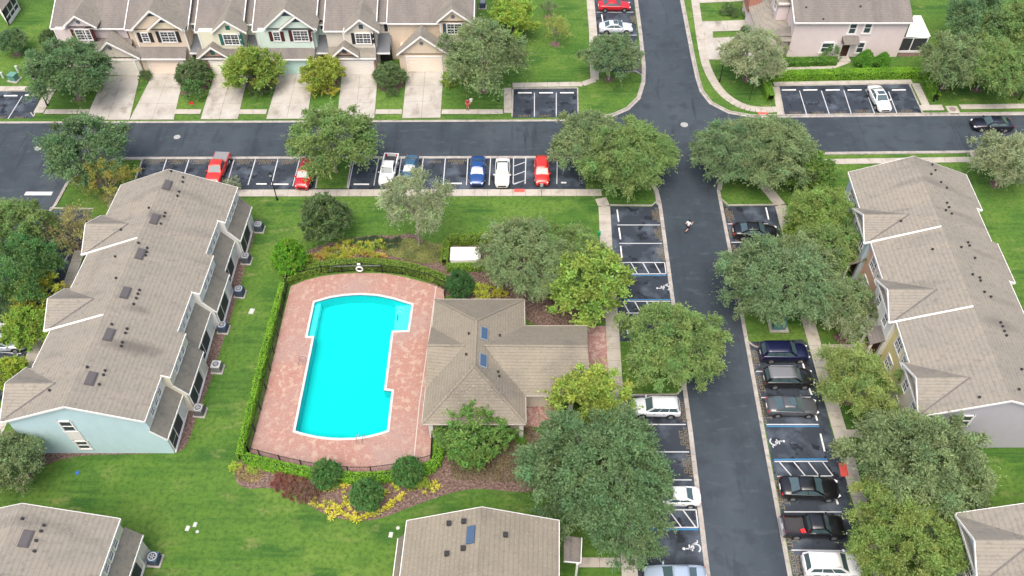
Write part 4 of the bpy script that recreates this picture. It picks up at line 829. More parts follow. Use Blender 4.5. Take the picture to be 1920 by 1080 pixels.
    for i, (va, vb, k) in enumerate(units_r):
        U = RP if k == 'p' else RR; A = va - (.25 if va == y0 else 0); B = vb + (.25 if vb == y1 else 0)
        rf.slab([Wd(0, A, zr), Wd(U, A, zb(U)), Wd(U, B, zb(U)), Wd(0, B, zr)], .14)
        tr.bar(Wd(U + .02, A, zb(U) - .1), Wd(U + .02, B, zb(U) - .1), .06, .2)
        if va == y0: tr.bar(Wd(0, A - .03, zr - .08), Wd(U, A - .03, zb(U) - .08), .06, .22)
        if vb == y1: tr.bar(Wd(0, B + .03, zr - .08), Wd(U, B + .03, zb(U) - .08), .05, .12)
        if k == 'p' and va > y0: tr.bar(Wd(RR - .1, va - .035, zb(RR - .1) - .06), Wd(U + .03, va - .035, zb(U) - .09), .06, .2)
        w = MB(); uw = U - .12; a = va + (.05 if va == y0 else 0)
        pr = [(uw, 0), (uw, zb(uw) - .13), (0, zr - .2), (0, 0)]
        w.face(*[Wd(u, a, z) for u, z in pr]); w.face(*[Wd(u, vb, z) for u, z in pr]); w.face(Wd(uw, a, 0), Wd(uw, vb, 0), Wd(uw, vb, zb(uw) - .13), Wd(uw, a, zb(uw) - .13))
        w.build('rear_wall', rearcols[i] if i < len(rearcols) else CREAM, T)
        vc = (va + vb) / 2; mb = MB()
        for j in (-1, 0, 1): window(T, Wd(uw, vc + j * 1.02 + .1, 4.84 if k == 'p' else 5.0), (0, 1, 0), (f, 0, 0), .72, .80, 1, 2, fw=.07)
        if lean:
            ul = 7.65 if k == 'p' else 7.05; zt = 4.25
            A = va - (.2 if va == y0 else 0); B = vb + (.2 if vb == y1 else 0)
            rl.slab([Wd(uw, A, zt), Wd(ul, A, 2.75), Wd(ul, B, 2.75), Wd(uw, B, zt)], .12)
            tr.bar(Wd(ul + .03, A, 2.66), Wd(ul + .03, B, 2.66), .06, .18)
            if k == 'p' or va == y0: tr.bar(Wd(uw, A - .03, zt - .04), Wd(ul + .03, A - .03, 2.71), .07, .16)
            lw = MB(); x = ul - .22; zz = 2.75 + .2
            lw.face(Wd(x, a, 0), Wd(x, vb, 0), Wd(x, vb, zz - .2), Wd(x, a, zz - .2)); lw.face(Wd(uw, a, 0), Wd(x, a, 0), Wd(x, a, zz - .15), Wd(uw, a, zt - .13)); lw.face(Wd(uw, vb, 0), Wd(x, vb, 0), Wd(x, vb, zz - .15), Wd(uw, vb, zt - .13))
            lw.build('porch_wall', (rearcols[i] if i < len(rearcols) else CREAM), T)
            s0, s1 = va + .25, vb - 1.3; scn = MB().box(tuple(Wd(x + .02, (s0 + s1) / 2, 1.35)), (.06, s1 - s0, 2.1)); sc = scn.build('porch_screen', SCREEN, T)
            fr_ = MB()
            for vv in (s0, s0 + 1.25, s1): fr_.box(tuple(Wd(x + .04, vv, 1.35)), (.1, .08, 2.2))
            fr_.box(tuple(Wd(x + .04, s0 + .62, 1.1)), (.09, 1.25, .07)); fr_.box(tuple(Wd(x + .045, (s0 + s1) / 2, .28)), (.1, s1 - s0, .08)); fr_.box(tuple(Wd(x + .045, (s0 + s1) / 2, 2.42)), (.1, s1 - s0 + .1, .1))
            fr_.box(tuple(Wd(x + .05, (a + vb) / 2, .12)), (.12, vb - a, .16)); fr_.build('screen_frame', WHITE, sc)
    rf.build('roof', roof, T); tr.build('fascia', WHITE, T)
    if lean: rl.build('porch_roof', roof, T)
    # end walls, 3 cm proud of the units
    for on, vv, sg in ((ends[0], y0, -1), (ends[1], y1, 1)):
        if not on: continue
        kf = units_f[0][2] if sg < 0 else units_f[-1][2]; kr = units_r[0][2] if sg < 0 else units_r[-1][2]
        ua = (uf[0] if kf == 'g' else uf[1]) - ins + .02; ub_ = (RP if kr == 'p' else RR) - .10; ul = (7.65 if kr == 'p' else 7.05) - .2
        e = MB(); v_ = vv + .0; pl = [(-ua, 0), (-ua, zf(ua) - .13), (0, zr - .17), (ub_, zb(ub_) - .13)] + ([(ub_, 4.1), (ul, 2.85), (ul, 0)] if lean else [(ub_, 0)])
        e.face(*[Wd(u, v_, z) for u, z in pl]); e.build('end_wall', endc, T)
        for (u, z, w_, h_) in endwin: window(T, Wd(u, v_ + sg * .0, z), (1, 0, 0), (0, sg, 0), w_, h_, 1, 2, fw=.14)
        if endpanel: MB().box(tuple(Wd(endpanel[0], v_ + sg * .03, endpanel[1])), (endpanel[2], .06, endpanel[3])).build('trim_panel', OFFW, T)
    for p in vents: pipe(T, Wd(p[0], p[1], (zf if p[0] < 0 else zb)(p[0])), box=len(p) > 2)
    for u, v in ridgevents:
        m = MB(); z = (zb if u > 0 else zf)(u); s_ = -sR if u > 0 else sF; X = Vector((1, 0, s_ if f > 0 else -s_)).normalized() if u > 0 else Vector((1, 0, s_)).normalized(); Yv = Vector((.037, 1, 0)).normalized(); Z = X.cross(Yv)
        m.box(Wd(u, v, z + .06), (.75, 1.35, .12), ax=(X, Yv, Z)); m.box(Wd(u, v, z + .14), (.6, 1.2, .06), ax=(X, Yv, Z)); m.build('ridge_vent', plain('vent grey', (.085, .08, .085), .6), T)
    for u, v in skyl:
        m = MB(); z = (zb if u > 0 else zf)(u); s_ = (-sR if u > 0 else sF) * f; X = Vector((1, 0, s_)).normalized(); Yv = Vector((.037, 1, 0)).normalized(); Z = X.cross(Yv)
        m.box(Wd(u, v, z + .08), (.65, 1.4, .16), ax=(X, Yv, Z)); m.build('skylight', SKYL, T)
    return T
def pipes_from(pxs, z): return [tuple(P(x, y, z)) for x, y in pxs]
Afr = [(40, 45.4, 'g'), (45.4, 49.8, 'r'), (49.8, 54.9, 'g'), (54.9, 59.6, 'r'), (59.6, 65.1, 'g'), (65.1, 69.5, 'r')]
Are = [(40, 44.6, 'r'), (44.6, 49.6, 'p'), (49.6, 54.5, 'r'), (54.5, 59.6, 'p'), (59.6, 64.35, 'r'), (64.35, 69.5, 'p')]
CB = [OFFW, CREAM, OFFW, OFFW, OFFW, OFFW]
# small roof pipes measured on the photo: (px, py) -> u, v on the slope
def uv(ox, px, py, z, f=1): p = P(px, py, z); return ((p.x - ox - SK * (p.y - 40)) * f, p.y)
LV = [(345, 337), (344, 345), (337, 363), (334, 371), (325, 332), (312, 405), (310, 411), (304, 425), (284, 401), (279, 472), (278, 479), (276, 485), (265, 467), (263, 547), (260, 554), (257, 562), (252, 573), (239, 618), (236, 626), (230, 643), (228, 650), (214, 616), (199, 698), (196, 706), (188, 724), (170, 698)]
AV = [uv(-37.95, x, y, 7.4) for x, y in LV] + [uv(-37.95, x, y, 7.2) for x, y in [(227, 432), (219, 487), (95, 735), (224, 534)]]
AR = [uv(-37.95, x, y, 7.75) for x, y in [(316, 352), (292, 415), (265, 480), (237, 552), (206, 630), (172, 712)]]
ROOFA = stained('shingles stained', ROOF, spots_at([(250, 650, 3.2, 1.0, .75), (300, 415, 1.4, .8, .6), (262, 582, 1.5, .6, .5), (385, 475, 2.4, .4, .35), (95, 660, 1.5, .5, .25), (262, 375, 1.3, .6, .3), (176, 500, .8, 3.5, .2)]), (-37.95 + SK * 14.75, 54.75))
townhouse('townhouse_block', 'long two storey block left of the pool with beige roof and pale blue end wall', -37.95, 40, 69.5, Afr, Are, endc=BLUE, roof=ROOFA, vents=AV, ridgevents=AR,
          frontcols=[GRBL, CREAM, OFFW, TAN, GRBL, SAND], rearcols=CB, endwin=[(-1.15, 4.75, 1.1, 1.7), (-1.0, 1.55, 1.1, 1.4)], endpanel=(-1.1, 3.05, 1.25, 1.3))
DV = [(1748, 309), (1754, 319), (1744, 331), (1765, 341), (1777, 349), (1775, 382), (1779, 390), (1771, 399), (1784, 402), (1816, 453), (1819, 459), (1800, 468), (1829, 482), (1821, 519), (1837, 521), (1838, 527), (1845, 549), (1859, 555), (1877, 604), (1881, 611), (1884, 620), (1888, 628), (1917, 691), (1907, 735)]
DL = [(1690, 413), (1745, 474), (1834, 748), (1690, 413)]
Dfr = [(40.6, 46.0, 'g'), (46.0, 50.8, 'r'), (50.8, 56.2, 'g'), (56.2, 61.2, 'r'), (61.2, 66.2, 'g'), (66.2, 71.6, 'r')]
Dre = [(40.6, 45.8, 'r'), (45.8, 51, 'p'), (51, 55.9, 'r'), (55.9, 61.3, 'p'), (61.3, 66.2, 'r'), (66.2, 71.6, 'p')]
ROOFD = stained('shingles streaked', ROOF, spots_at([(1875, 610, 2.6, .9, .45), (1800, 400, 2.2, .5, .4), (1850, 470, 2.6, .5, .35), (1752, 352, 1.2, .4, .35), (1890, 560, 2.6, .6, .3), (1690, 350, 1.6, .4, .2)]), (42.6 + SK * 16.1, 56.1))
townhouse('townhouse_block', 'long two storey block right of the street with beige roof and grey end wall', 42.6, 40.6, 71.6, Dfr, Dre, uf=(6.95, 6.45), endc=LILAC, roof=ROOFD,
          vents=[uv(42.6, x, y, 7.5) for x, y in DV] + [uv(42.6, x, y, 7.3) for x, y in DL[:3]], frontcols=[SAND, YELL, OFFW, ORNG, GRBL, GRBL], rearcols=CB, endwin=[(-2.6, 4.7, 1.1, 1.7), (-2.6, 1.45, 1.1, 1.4)])
townhouse('townhouse_block', 'two storey block cut by the bottom left corner with beige roof and air conditioner', -37.9, 4, 30.6, [(4, 9, 'g'), (9, 14, 'r'), (14, 20, 'g'), (20, 25.5, 'r'), (25.5, 30.6, 'g')][:4] + [(25.5, 30.6, 'r')], [(4, 15, 'r'), (15, 20.4, 'p'), (20.4, 25.4, 'r'), (25.4, 30.6, 'p')], endc=OFFW, ends=(False, True), rearcols=[CREAM, OFFW, OFFW, CREAM],
          vents=[uv(-37.9, x, y, 7.4) for x, y in [(50, 981), (84, 987), (79, 998), (70, 1016), (66, 1035)]], ridgevents=[uv(-37.9, 50, 1012, 7.7)])
townhouse('townhouse_block', 'two storey block at the bottom centre with tan roof, round vents and one skylight', -2.0, 4, 30.3, [(4, 15, 'r'), (15, 20, 'g'), (20, 24.4, 'r'), (24.4, 30.3, 'r')], [(4, 15, 'r'), (15, 20.4, 'p'), (20.4, 25.4, 'r'), (25.4, 30.3, 'r')], f=-1, uf=(6.5, 6.1), endc=SAND, ends=(False, True), roof=ROOFP,
          vents=[(*uv(-2.0, x, y, 7.3, -1), 1) for x, y in [(842, 983), (838, 1040), (869, 1035), (948, 1007), (870, 984)]], skyl=[uv(-2.0, 883, 1006, 7.8, -1)])
townhouse('townhouse_block', 'grey beige roofed block cut by the bottom right corner with one dormer', 43.0, 4, 31.0, [(4, 9, 'g'), (9, 20, 'r'), (20, 25.5, 'r'), (25.5, 31.0, 'g')], [(4, 15, 'r'), (15, 20, 'p'), (20, 25, 'r'), (25, 31.0, 'p')], uf=(6.9, 6.4), endc=LILAC, ends=(False, True), roof=ROOF, frontcols=[CREAM, CREAM, CREAM, GRBL])
# side entry of the bottom centre block
T = thing('entry_porch', 'flat grey porch roof on white posts at the right side of the bottom centre block', 'porch', tuple(P(1078, 1045)))
MB().slab([P(1057, 1003, 3.0), P(1090, 1009, 2.7), P(1088, 1055, 2.7), P(1057, 1052, 3.0)], .12).build('porch_roof', ROOFG, T)
a = P(1085, 1056, 2.6); MB().box((a.x - .1, a.y - .02, 1.3), (.18, .18, 2.6)).box((a.x - .1, a.y + 1.9, 1.3), (.18, .18, 2.6)).build('porch_post', WHITE, T)
MB().bar(P(1057, 1053, 2.93), P(1089, 1056, 2.62), .06, .16).bar(P(1091, 1009, 2.62), P(1089, 1056, 2.62), .06, .16).build('fascia', WHITE, T)

# --- pool house with crossing hip roofs
T = thing('pool_house', 'single storey pool house with crossing tan hip roofs and two blue skylights', 'building', (-1.0, 48.6, 0))
ez = 3.0; yN, yS, xW, xE = 55.98, 41.3, -7.95, 1.25; aN, aS = Vector((-3.42, 51.2, 5.55)), Vector((-3.46, 45.9, 5.55))
c1, c2, c3, c4 = Vector((xW + .12, yN, ez)), Vector((xE, yN, ez)), Vector((xE, yS, ez)), Vector((xW - .2, yS, ez))
r = MB(); r.slab([c1, aN, aS, c4], .12); r.slab([c2, c3, aS, aN], .12); r.slab([c1, c2, aN], .12); r.slab([c3, c4, aS], .12)
r.build('roof', ROOFP, T)
g = MB(); gw, gb = Vector((-8.0, 48.75, 4.62)), Vector((-4.45, 48.62, 5.02))
gw.z = 4.85; gb.z = 5.0
n1, s1 = Vector((xW - .0, 52.45, ez)), Vector((xW - .14, 45.1, ez))
g.slab([n1, gw, gb], .06); g.slab([s1, gw, gb], .06); g.build('gable_roof', ROOFP, T)
MB().face(n1 - Vector((0, 0, .05)), gw - Vector((0, 0, .05)), s1 - Vector((0, 0, .05))).build('gable_wall', OFFW, T)
w_ = MB(); wr, we = Vector((-2.6, 48.5, 5.15)), Vector((7.1, 48.4, 5.15)); yA, yB = 52.55, 44.35
w_.slab([Vector((xE - .2, yA, ez)), Vector((7.45, yA, ez)), we, wr], .12); w_.slab([Vector((xE - .2, yB, ez)), Vector((7.4, yB, ez)), we, wr], .12); w_.build('wing_roof', ROOFP, T)
MB().face((7.2, yA - .1, 2.9), (7.2, yB + .1, 2.9), (7.05, 48.4, 5.05)).build('gable_wall', SAND, T)
tr = MB(); gc = plain('gutter tan', (.42, .39, .34), .5)
for a, b in [(c1, c2), (c3, c4), (c4, c1), (c2, Vector((xE, yA, ez))), (Vector((xE, yB, ez)), c3), (Vector((xE, yA, ez)), Vector((7.45, yA, ez))), (Vector((xE, yB, ez)), Vector((7.4, yB, ez)))]: tr.bar(a - Vector((0, 0, .08)), b - Vector((0, 0, .08)), .12, .14)
tr.build('gutter', gc, T)
hp = MB()
for a, b in [(c1, aN), (c2, aN), (aN, aS), (aS, c3), (aS, c4), (wr, we), (gw, gb)]: hp.bar(a + Vector((0, 0, .03)), b + Vector((0, 0, .03)), .22, .05)
hp.build('ridge_cap', ROOFP, T)
wb = MB(); wb.prism([(xW + 1.6, yS + .7), (xE - .6, yS + .7), (xE - .6, yB + .7), (4.2, yB + .7), (4.2, yA - .7), (xE - .6, yA - .7), (xE - .6, yN - .7), (xW + 1.6, yN - .7)], 0, 2.9); wb.build('wall', SAND, T)
for x, y in [(xW + .5, yS + .5), (xW + .5, 45.5), (xW + .5, 52), (xW + .6, yN - .5), (-2.5, yS + .5), (xE - .4, yS + .4), (7.0, yB + .4), (7.0, yA - .4), (5.6, yB + .4)]: MB().box((x, y, 1.42), (.4, .4, 2.84)).build('column', OFFW, T)
for px in [(908, 626), (906, 677)]:
    z = 5.15; p = P(*px, z); X = Vector((1, 0, -.54)).normalized(); Yv = Vector((0, 1, 0)); z = 5.55 - (p.x + 3.44) * .54
    sl = MB().box((p.x, p.y, z + .1), (.62, 1.3, .16), ax=(X, Yv, X.cross(Yv))).build('skylight', SKYL, T); MB().box((p.x, p.y, z + .06), (.78, 1.46, .14), ax=(X, Yv, X.cross(Yv))).build('frame', plain('skylight frame', (.2, .24, .28), .5), sl)
for px in [(937, 622), (936, 699), (934, 691), (879, 629), (874, 667)]:
    p = P(*px, 5.0); pipe(T, (p.x, p.y, 5.55 - abs(p.x + 3.44) * .54 + .02), .08, .15)

# --- upper row of six houses facing the camera
T = thing('townhouse_row', 'row of six two storey gabled houses with garages facing the upper street', 'building', (-32, 104, 0))
MS = .42
def gable(par, L, A, Rr, yf, by, mat=None, wallc=CREAM, vent=None, wall_bottom=None, over=.35, th=.12, ventm=None, mc=None):
    """L, A, Rr: photo points of the rake's left foot, apex, right foot, on the upright plane y=yf; by(z): depth where the roof behind has height z"""
    l, a, r_ = PV(*L, yf), PV(*A, yf), PV(*Rr, yf); zb_ = (l.z + r_.z) / 2; l.z = r_.z = zb_
    g = MB(); back = Vector((a.x, by(a.z), a.z)); lb = Vector((l.x, max(yf + .05, by(zb_)), zb_)); rb = Vector((r_.x, max(yf + .05, by(zb_)), zb_))
    g.slab([l, a, back, lb], th); g.slab([r_, a, back, rb], th); g.build('gable_roof', mat or ROOF, par)
    f_ = MB(); d = Vector((0, -.03, -.09))
    f_.bar(l + d, a + d, .07, .22, up=(0, 1, 0)) if False else None
    for p, q_ in ((l, a), (r_, a)):
        v = (q_ - p).normalized(); nn = Vector((-v.z, 0, v.x)); nn = nn if nn.z > 0 else -nn
        f_.face(p + Vector((0, -.03, 0)), q_ + Vector((0, -.03, 0)), q_ + Vector((0, -.03, -.26)), p + Vector((0, -.03, -.24))); f_.face(p + Vector((0, -.03, 0)), q_ + Vector((0, -.03, 0)), q_ + Vector((0, .05, .01)), p + Vector((0, .05, .01)))
        f_.face(p + Vector((0, -.03, -.24)), q_ + Vector((0, -.03, -.26)), q_ + Vector((0, .05, -.26)), p + Vector((0, .05, -.24)))
    f_.build('fascia', WHITE, par)
    yw = yf + over; w = MB(); w.face((l.x + .3, yw, zb_), (r_.x - .3, yw, zb_), (a.x, yw, a.z - .3)); w.build('gable_wall', wallc, par)
    if vent:
        c = PV(*vent[:2], yw - .02)
        if vent[2] == 'o': MB().tube(c, c + Vector((0, -.05, 0)), .27, 14).build('gable_vent', ventm or VENT, par)
        else: MB().box(c, (.55, .08, .6)).build('gable_vent', ventm or VENT, par)
    return l, a, r_, zb_
def bay(par, x0, x1, y, z0, z1, col, depth=3.0, name='wall', corner=True):
    w = MB(); w.box(((x0 + x1) / 2, y + depth / 2, (z0 + z1) / 2), (x1 - x0, depth, z1 - z0)); w.build(name, col, par)
    if corner:
        for x in (x0, x1): MB().box((x, y, (z0 + z1) / 2), (.14, .14, z1 - z0)).build('corner_trim', WHITE, par)
def fwin(par, cx, cy, w, h, y, shut, cols=2): window(par, PV(cx, cy, y), (1, 0, 0), (0, -1, 0), w, h, cols, 4, shut, sw=.48)
def garage(par, x0, x1, y, col, doorc, zt=2.35, dw=None, face=True, wy=.12):
    """projecting garage front with sectional door"""
    if face: bay(par, x0, x1, y, 0, 2.62, col, 4.0, 'garage_wall', False)
    xm0, xm1 = dw; d = MB()
    for k in range(4): d.box(((xm0 + xm1) / 2, y - .03, .05 + (k + .5) * zt * .245), (xm1 - xm0, .06, zt * .236))
    dr = d.build('garage_door', doorc, par)
    t = MB(); t.box(((xm0 + xm1) / 2, y - .05, zt + .08), (xm1 - xm0 + .5, .12, .16))
    for x in (xm0 - .1, xm1 + .1): t.box((x, y - .05, zt / 2), (.16, .11, zt))
    t.build('frame', WHITE, dr)
def hroof(par, pts, mat=None, name='lower_roof', th=.12): MB().slab(pts, th).build(name, mat or ROOFG, par)
def flatroof(x0, x1, ye, z_e, ytop, s=MS, mat=None, name='lower_roof', par=None, eave=True):
    hroof(par, [(x0, ye, z_e), (x1, ye, z_e), (x1, ytop, z_e + s * (ytop - ye)), (x0, ytop, z_e + s * (ytop - ye))], mat, name)
    if eave: MB().box(((x0 + x1) / 2, ye - .04, z_e - .08), (x1 - x0, .08, .2)).build('fascia', WHITE, par)
# main roof in six steps; (x0, x1, eave y)
MAIN = [(-61.2, -51.3, 100.35), (-51.3, -43.0, 100.1), (-41.9, -35.6, 99.6), (-34.3, -26.0, 99.7), (-24.9, -18.0, 99.75), (-16.7, -5.1, 101.55)]
for i, (x0, x1, ye) in enumerate(MAIN):
    yr = 109.0; zr_ = 5.8 + MS * (yr - ye)
    hroof(T, [(x0, ye, 5.8), (x1, ye, 5.8), (x1, yr, zr_), (x0, yr, zr_)], ROOFG, 'main_roof', .16); hroof(T, [(x0, yr, zr_), (x1, yr, zr_), (x1, yr + 7, 5.9), (x0, yr + 7, 5.9)], ROOFG, 'rear_roof', .16)
    MB().box(((x0 + x1) / 2, ye - .04, 5.71), (x1 - x0 + .05, .08, .2)).bar((x1 + .05, ye, 5.78), (x1 + .05, yr, zr_ - .02), .1, .2).bar((x0 - .05, ye, 5.78), (x0 - .05, yr, zr_ - .02), .1, .2).build('fascia', WHITE, T)
UC = [SAND, TAN, PALEY, MINT, SAND, TAN]
for i, (x0, x1, ye) in enumerate(MAIN): 
    w = MB().box(((x0 + x1) / 2, (ye + .35 + 114) / 2, 2.85), (x1 - x0 - .3, 114 - ye - .35, 5.7)); w.build('wall', [PINKW, TAN, PALEY, MINT, SAND, TAN][i], T)
    # side walls up to the roof so no gap shows
    for x in (x0 + .15, x1 - .15): MB().face((x, ye + .35, 5.6), (x, 109, 5.8 + MS * (109 - ye) - .2), (x, 114, 5.7)).build('gable_side', [PINKW, TAN, PALEY, MINT, SAND, TAN][i], T)
# the narrow setback bays between the houses
for (x0, x1, yb, col, sh, wx) in [(-43.2, -41.6, 102.0, TAN, SHUTK, (363, 49)), (-35.8, -34.1, 101.8, PALEY, SHUTK, (488, 51)), (-26.2, -24.7, 101.8, MINT, SHUTK, (612, 46)), (-18.2, -16.5, 102.2, SAND, SHUTK, (732, 50))]:
    MB().box(((x0 + x1) / 2, yb + 6, 2.85), (x1 - x0 + .3, 12, 5.7)).build('setback_wall', col, T)
    hroof(T, [(x0, yb - .4, 5.75), (x1, yb - .4, 5.75), (x1, 109, 5.75 + MS * (109 - yb + .4)), (x0, 109, 5.75 + MS * (109 - yb + .4))], ROOFG, 'main_roof', .14)
    MB().box(((x0 + x1) / 2, yb - .44, 5.66), (x1 - x0, .08, .18)).build('fascia', WHITE, T)
    fwin(T, wx[0], wx[1], .6, 1.3, yb, sh, 1)
    hroof(T, [(x0 - .1, 99.2, 2.8), (x1 + .1, 99.2, 2.8), (x1 + .1, yb, 3.9), (x0 - .1, yb, 3.9)], plain('porch shingles', (.12, .13, .14), .9), 'porch_roof')
    MB().box(((x0 + x1) / 2, 99.16, 2.72), (x1 - x0 + .2, .08, .2)).build('fascia', WHITE, T)
    MB().box(((x0 + x1) / 2, 101.5, 1.2), (x1 - x0, .1, 2.4)).build('front_door', DARKM, T)
# house 1
y2 = 100.7
bay(T, -60.6, -56.6, 100.0, 0, 5.9, PINKW, 3); gable(T, (115, 52), (138, 30), (181, 52), 99.65, lambda z: 100.35 + (z - 5.8) / MS, ROOF, PINKW, (146, 41, 'o'))
fwin(T, 157, 65, 2.0, 1.6, 100.0, SHUTM)
flatroof(-62.0, -55.0, 98.9, 3.3, 100.1, par=T); flatroof(-56.6, -50.9, 99.0, 3.5, 100.6, par=T, eave=False)
gable(T, (172, 108), (199, 79), (263, 112), 97.75, lambda z: 98.4 + (z - 2.7) / MS if z < 4 else 100.6, ROOF, SAND, (206, 90, 'o'))
garage(T, -56.0, -50.0, 98.1, SAND, plain('garage door sand', (.70, .67, .60), .7), dw=(-55.1, -50.7))
# house 2
bay(T, -49.9, -43.3, 99.6, 0, 6.0, TAN, 3)
gable(T, (244, 58), (278, 20), (346, 56), 99.2, lambda z: 100.1 + (z - 5.8) / MS, ROOF, TAN); gable(T, (275, 57), (301, 33), (342, 56), 98.95, lambda z: 99.35, ROOF, PALEY if False else stucco('buff stucco', (.80, .72, .52)))
for (a, b, c) in [((276, 31), (281, 24), (292, 30)), ((296, 43), (303, 35), (314, 42))]:
    for yy in (99.54 if a[0] < 280 else 99.28,): MB().face(PV(*a, yy), PV(*b, yy), PV(*c, yy)).build('gable_vent', SHUTN, T)
fwin(T, 273, 70, .9, 1.4, 99.6, SHUTK, 1); fwin(T, 316, 69, 2.0, 1.6, 99.6, SHUTK)
flatroof(-50.4, -43.6, 98.0, 2.7, 99.7, par=T, s=.5); garage(T, -49.9, -43.9, 98.45, TAN, plain('garage door tan', (.78, .66, .56), .7), dw=(-48.9, -44.4))
# house 3
bay(T, -41.4, -36.0, 99.3, 0, 6.0, PALEY, 3)
gable(T, (395, 62), (420, 39), (462, 62), 98.95, lambda z: 99.6 + (z - 5.8) / MS, ROOF, PALEY, (426.5, 52, 's'), ventm=SHUTG); fwin(T, 434, 74, 2.0, 1.6, 99.3, SHUTG)
flatroof(-42.2, -35.8, 98.1, 2.7, 99.4, par=T, s=.6); gable(T, (372, 109), (394, 89), (427, 107), 97.8, lambda z: 98.3 + (z - 2.7) / .6 if z < 3.4 else 99.3, ROOF, BRICKM, (398.5, 99, 's'), ventm=SHUTG)
garage(T, -41.9, -36.0, 98.3, BRICKM, plain('garage door cream', (.80, .78, .68), .7), dw=(-40.5, -36.4), zt=2.1)
# house 4
bay(T, -33.6, -26.5, 99.4, 0, 6.0, MINT, 3)
gable(T, (492, 56), (532, 18), (594, 55), 99.0, lambda z: 99.7 + (z - 5.8) / MS, ROOF, MINT); gable(T, (523, 56), (553, 31), (590, 55), 98.75, lambda z: 99.15, ROOF, MINT)
for (a, b, c) in [((527, 30), (534, 22), (547, 30)), ((546, 42), (554, 34), (565, 41))]: MB().face(PV(*a, 99.3 if a[0] < 540 else 99.05), PV(*b, 99.3 if a[0] < 540 else 99.05), PV(*c, 99.3 if a[0] < 540 else 99.05)).build('gable_vent', SHUTN, T)
fwin(T, 519, 68, .9, 1.4, 99.4, SHUTM, 1); fwin(T, 564, 67, 2.0, 1.6, 99.4, SHUTM)
flatroof(-33.8, -26.4, 97.9, 2.7, 99.5, par=T, s=.5); garage(T, -32.6, -26.8, 98.35, stucco('aqua stucco', (.50, .70, .66)), plain('garage door aqua', (.46, .66, .63), .7), dw=(-31.6, -27.1))
# house 5
bay(T, -22.3, -18.4, 99.4, 0, 6.0, SAND, 3)
gable(T, (644, 60), (673, 37), (711, 61), 99.05, lambda z: 99.75 + (z - 5.8) / MS, ROOF, SAND, (676.5, 50, 's'), ventm=SHUTN); fwin(T, 681, 72, 2.0, 1.6, 99.4, SHUTK)
flatroof(-24.6, -18.2, 98.1, 2.7, 99.5, par=T, s=.6, mat=ROOF); gable(T, (623, 106), (643, 88), (672, 106), 97.75, lambda z: 98.3 + (z - 2.7) / .6 if z < 3.4 else 99.4, ROOF, BRICKM, (645.5, 96, 's'), ventm=SHUTN)
garage(T, -24.2, -18.4, 98.3, BRICKM, plain('garage door grey', (.70, .67, .63), .7), dw=(-23.1, -18.8), zt=2.1)
# house 6
bay(T, -9.6, -5.7, 101.2, 0, 6.0, TAN, 3)
gable(T, (818, 42), (847, 18), (884, 42), 100.85, lambda z: 101.55 + (z - 5.8) / MS, ROOF, TAN, (849, 31, 'o')); fwin(T, 852, 54, 2.0, 1.6, 101.2, SHUTN)
flatroof(-9.9, -4.6, 99.5, 3.0, 101.3, par=T, s=.6, eave=False); gable(T, (743, 103), (788, 68), (843, 103), 98.5, lambda z: 99.2 + (z - 2.7) / .5 if z < 4 else 101.3, ROOF, TAN, (790, 81, 'o'))
garage(T, -15.2, -8.8, 98.95, TAN, plain('garage door buff', (.78, .68, .58), .7), dw=(-14.1, -9.6))
hroof(T, [(-5.0, 100.8, 2.9), (-3.6, 100.8, 2.9), (-3.6, 106.8, 2.9), (-5.0, 106.8, 3.4)], ROOF, 'side_roof'); MB().box((-4.5, 104, 1.4), (1.6, 5.6, 2.7)).build('side_wall', SAND, T)
MB().box((-60.9, 103.5, 1.5), (1.8, 6.8, 3.0)).build('side_wall', SAND, T); hroof(T, [(-62.2, 99.8, 2.9), (-59.9, 99.8, 3.6), (-59.9, 107, 3.6), (-62.2, 107, 2.9)], ROOFG, 'side_roof')
# --- lilac house, upper right
T = thing('lilac_house', 'lilac walled two storey house with grey roof and white screened porch', 'building', (46, 106, 0))
MB().box((45.85, 108.4, 2.8), (15.3, 12, 5.6)).build('wall', PINKW, T)
rz = lambda y: 5.65 + .42 * (y - 102.0)
MB().slab([(37.9, 102.0, 5.65), (53.8, 102.0, 5.65), (53.8, 110.5, rz(110.5)), (37.9, 110.5, rz(110.5))], .16).slab([(37.9, 110.5, rz(110.5)), (53.8, 110.5, rz(110.5)), (53.8, 118, 5.9), (37.9, 118, 5.9)], .16).build('roof', ROOFG, T)
MB().box((45.85, 101.95, 5.56), (16, .08, .2)).bar((37.84, 102, 5.62), (37.84, 110.5, rz(110.5) - .03), .1, .2).build('fascia', WHITE, T)
for x, y in [(1513, 9), (1548, 22), (1615, 8), (1630, 0)]:
    p = P(x, y, 7); pipe(T, (p.x, p.y, rz(p.y)))
for (x, y, w, h, c) in [(1599, 53, 1.05, 1.75, 1), (1627, 52, 1.05, 1.75, 1), (1551, 89, 1.75, 1.6, 1), (1613, 89, 1.05, 1.75, 1)]: window(T, PV(x, y, 102.4), (1, 0, 0), (0, -1, 0), w, h, c, 2, fw=.22)
d = PV(1583, 95, 102.4); dr = MB().box((d.x, 102.36, 1.1), (1.0, .1, 2.15)).build('front_door', DOORM, T); MB().box((d.x - .6, 102.34, 1.15), (.14, .14, 2.4)).box((d.x + .6, 102.34, 1.15), (.14, .14, 2.4)).box((d.x, 102.34, 2.3), (1.3, .14, .14)).build('frame', WHITE, dr)
MB().slab([(d.x - .9, 101.2, 2.75), (d.x + 1.3, 101.2, 2.75), (d.x + 1.3, 102.4, 3.3), (d.x - .9, 102.4, 3.3)], .1).box((d.x - .85, 101.8, 2.8), (.06, 1.1, .5)).build('porch_roof', ROOFG, T)
MB().box((d.x, 101.7, .09), (1.6, 1.3, .18)).build('door_step', CONC, T)
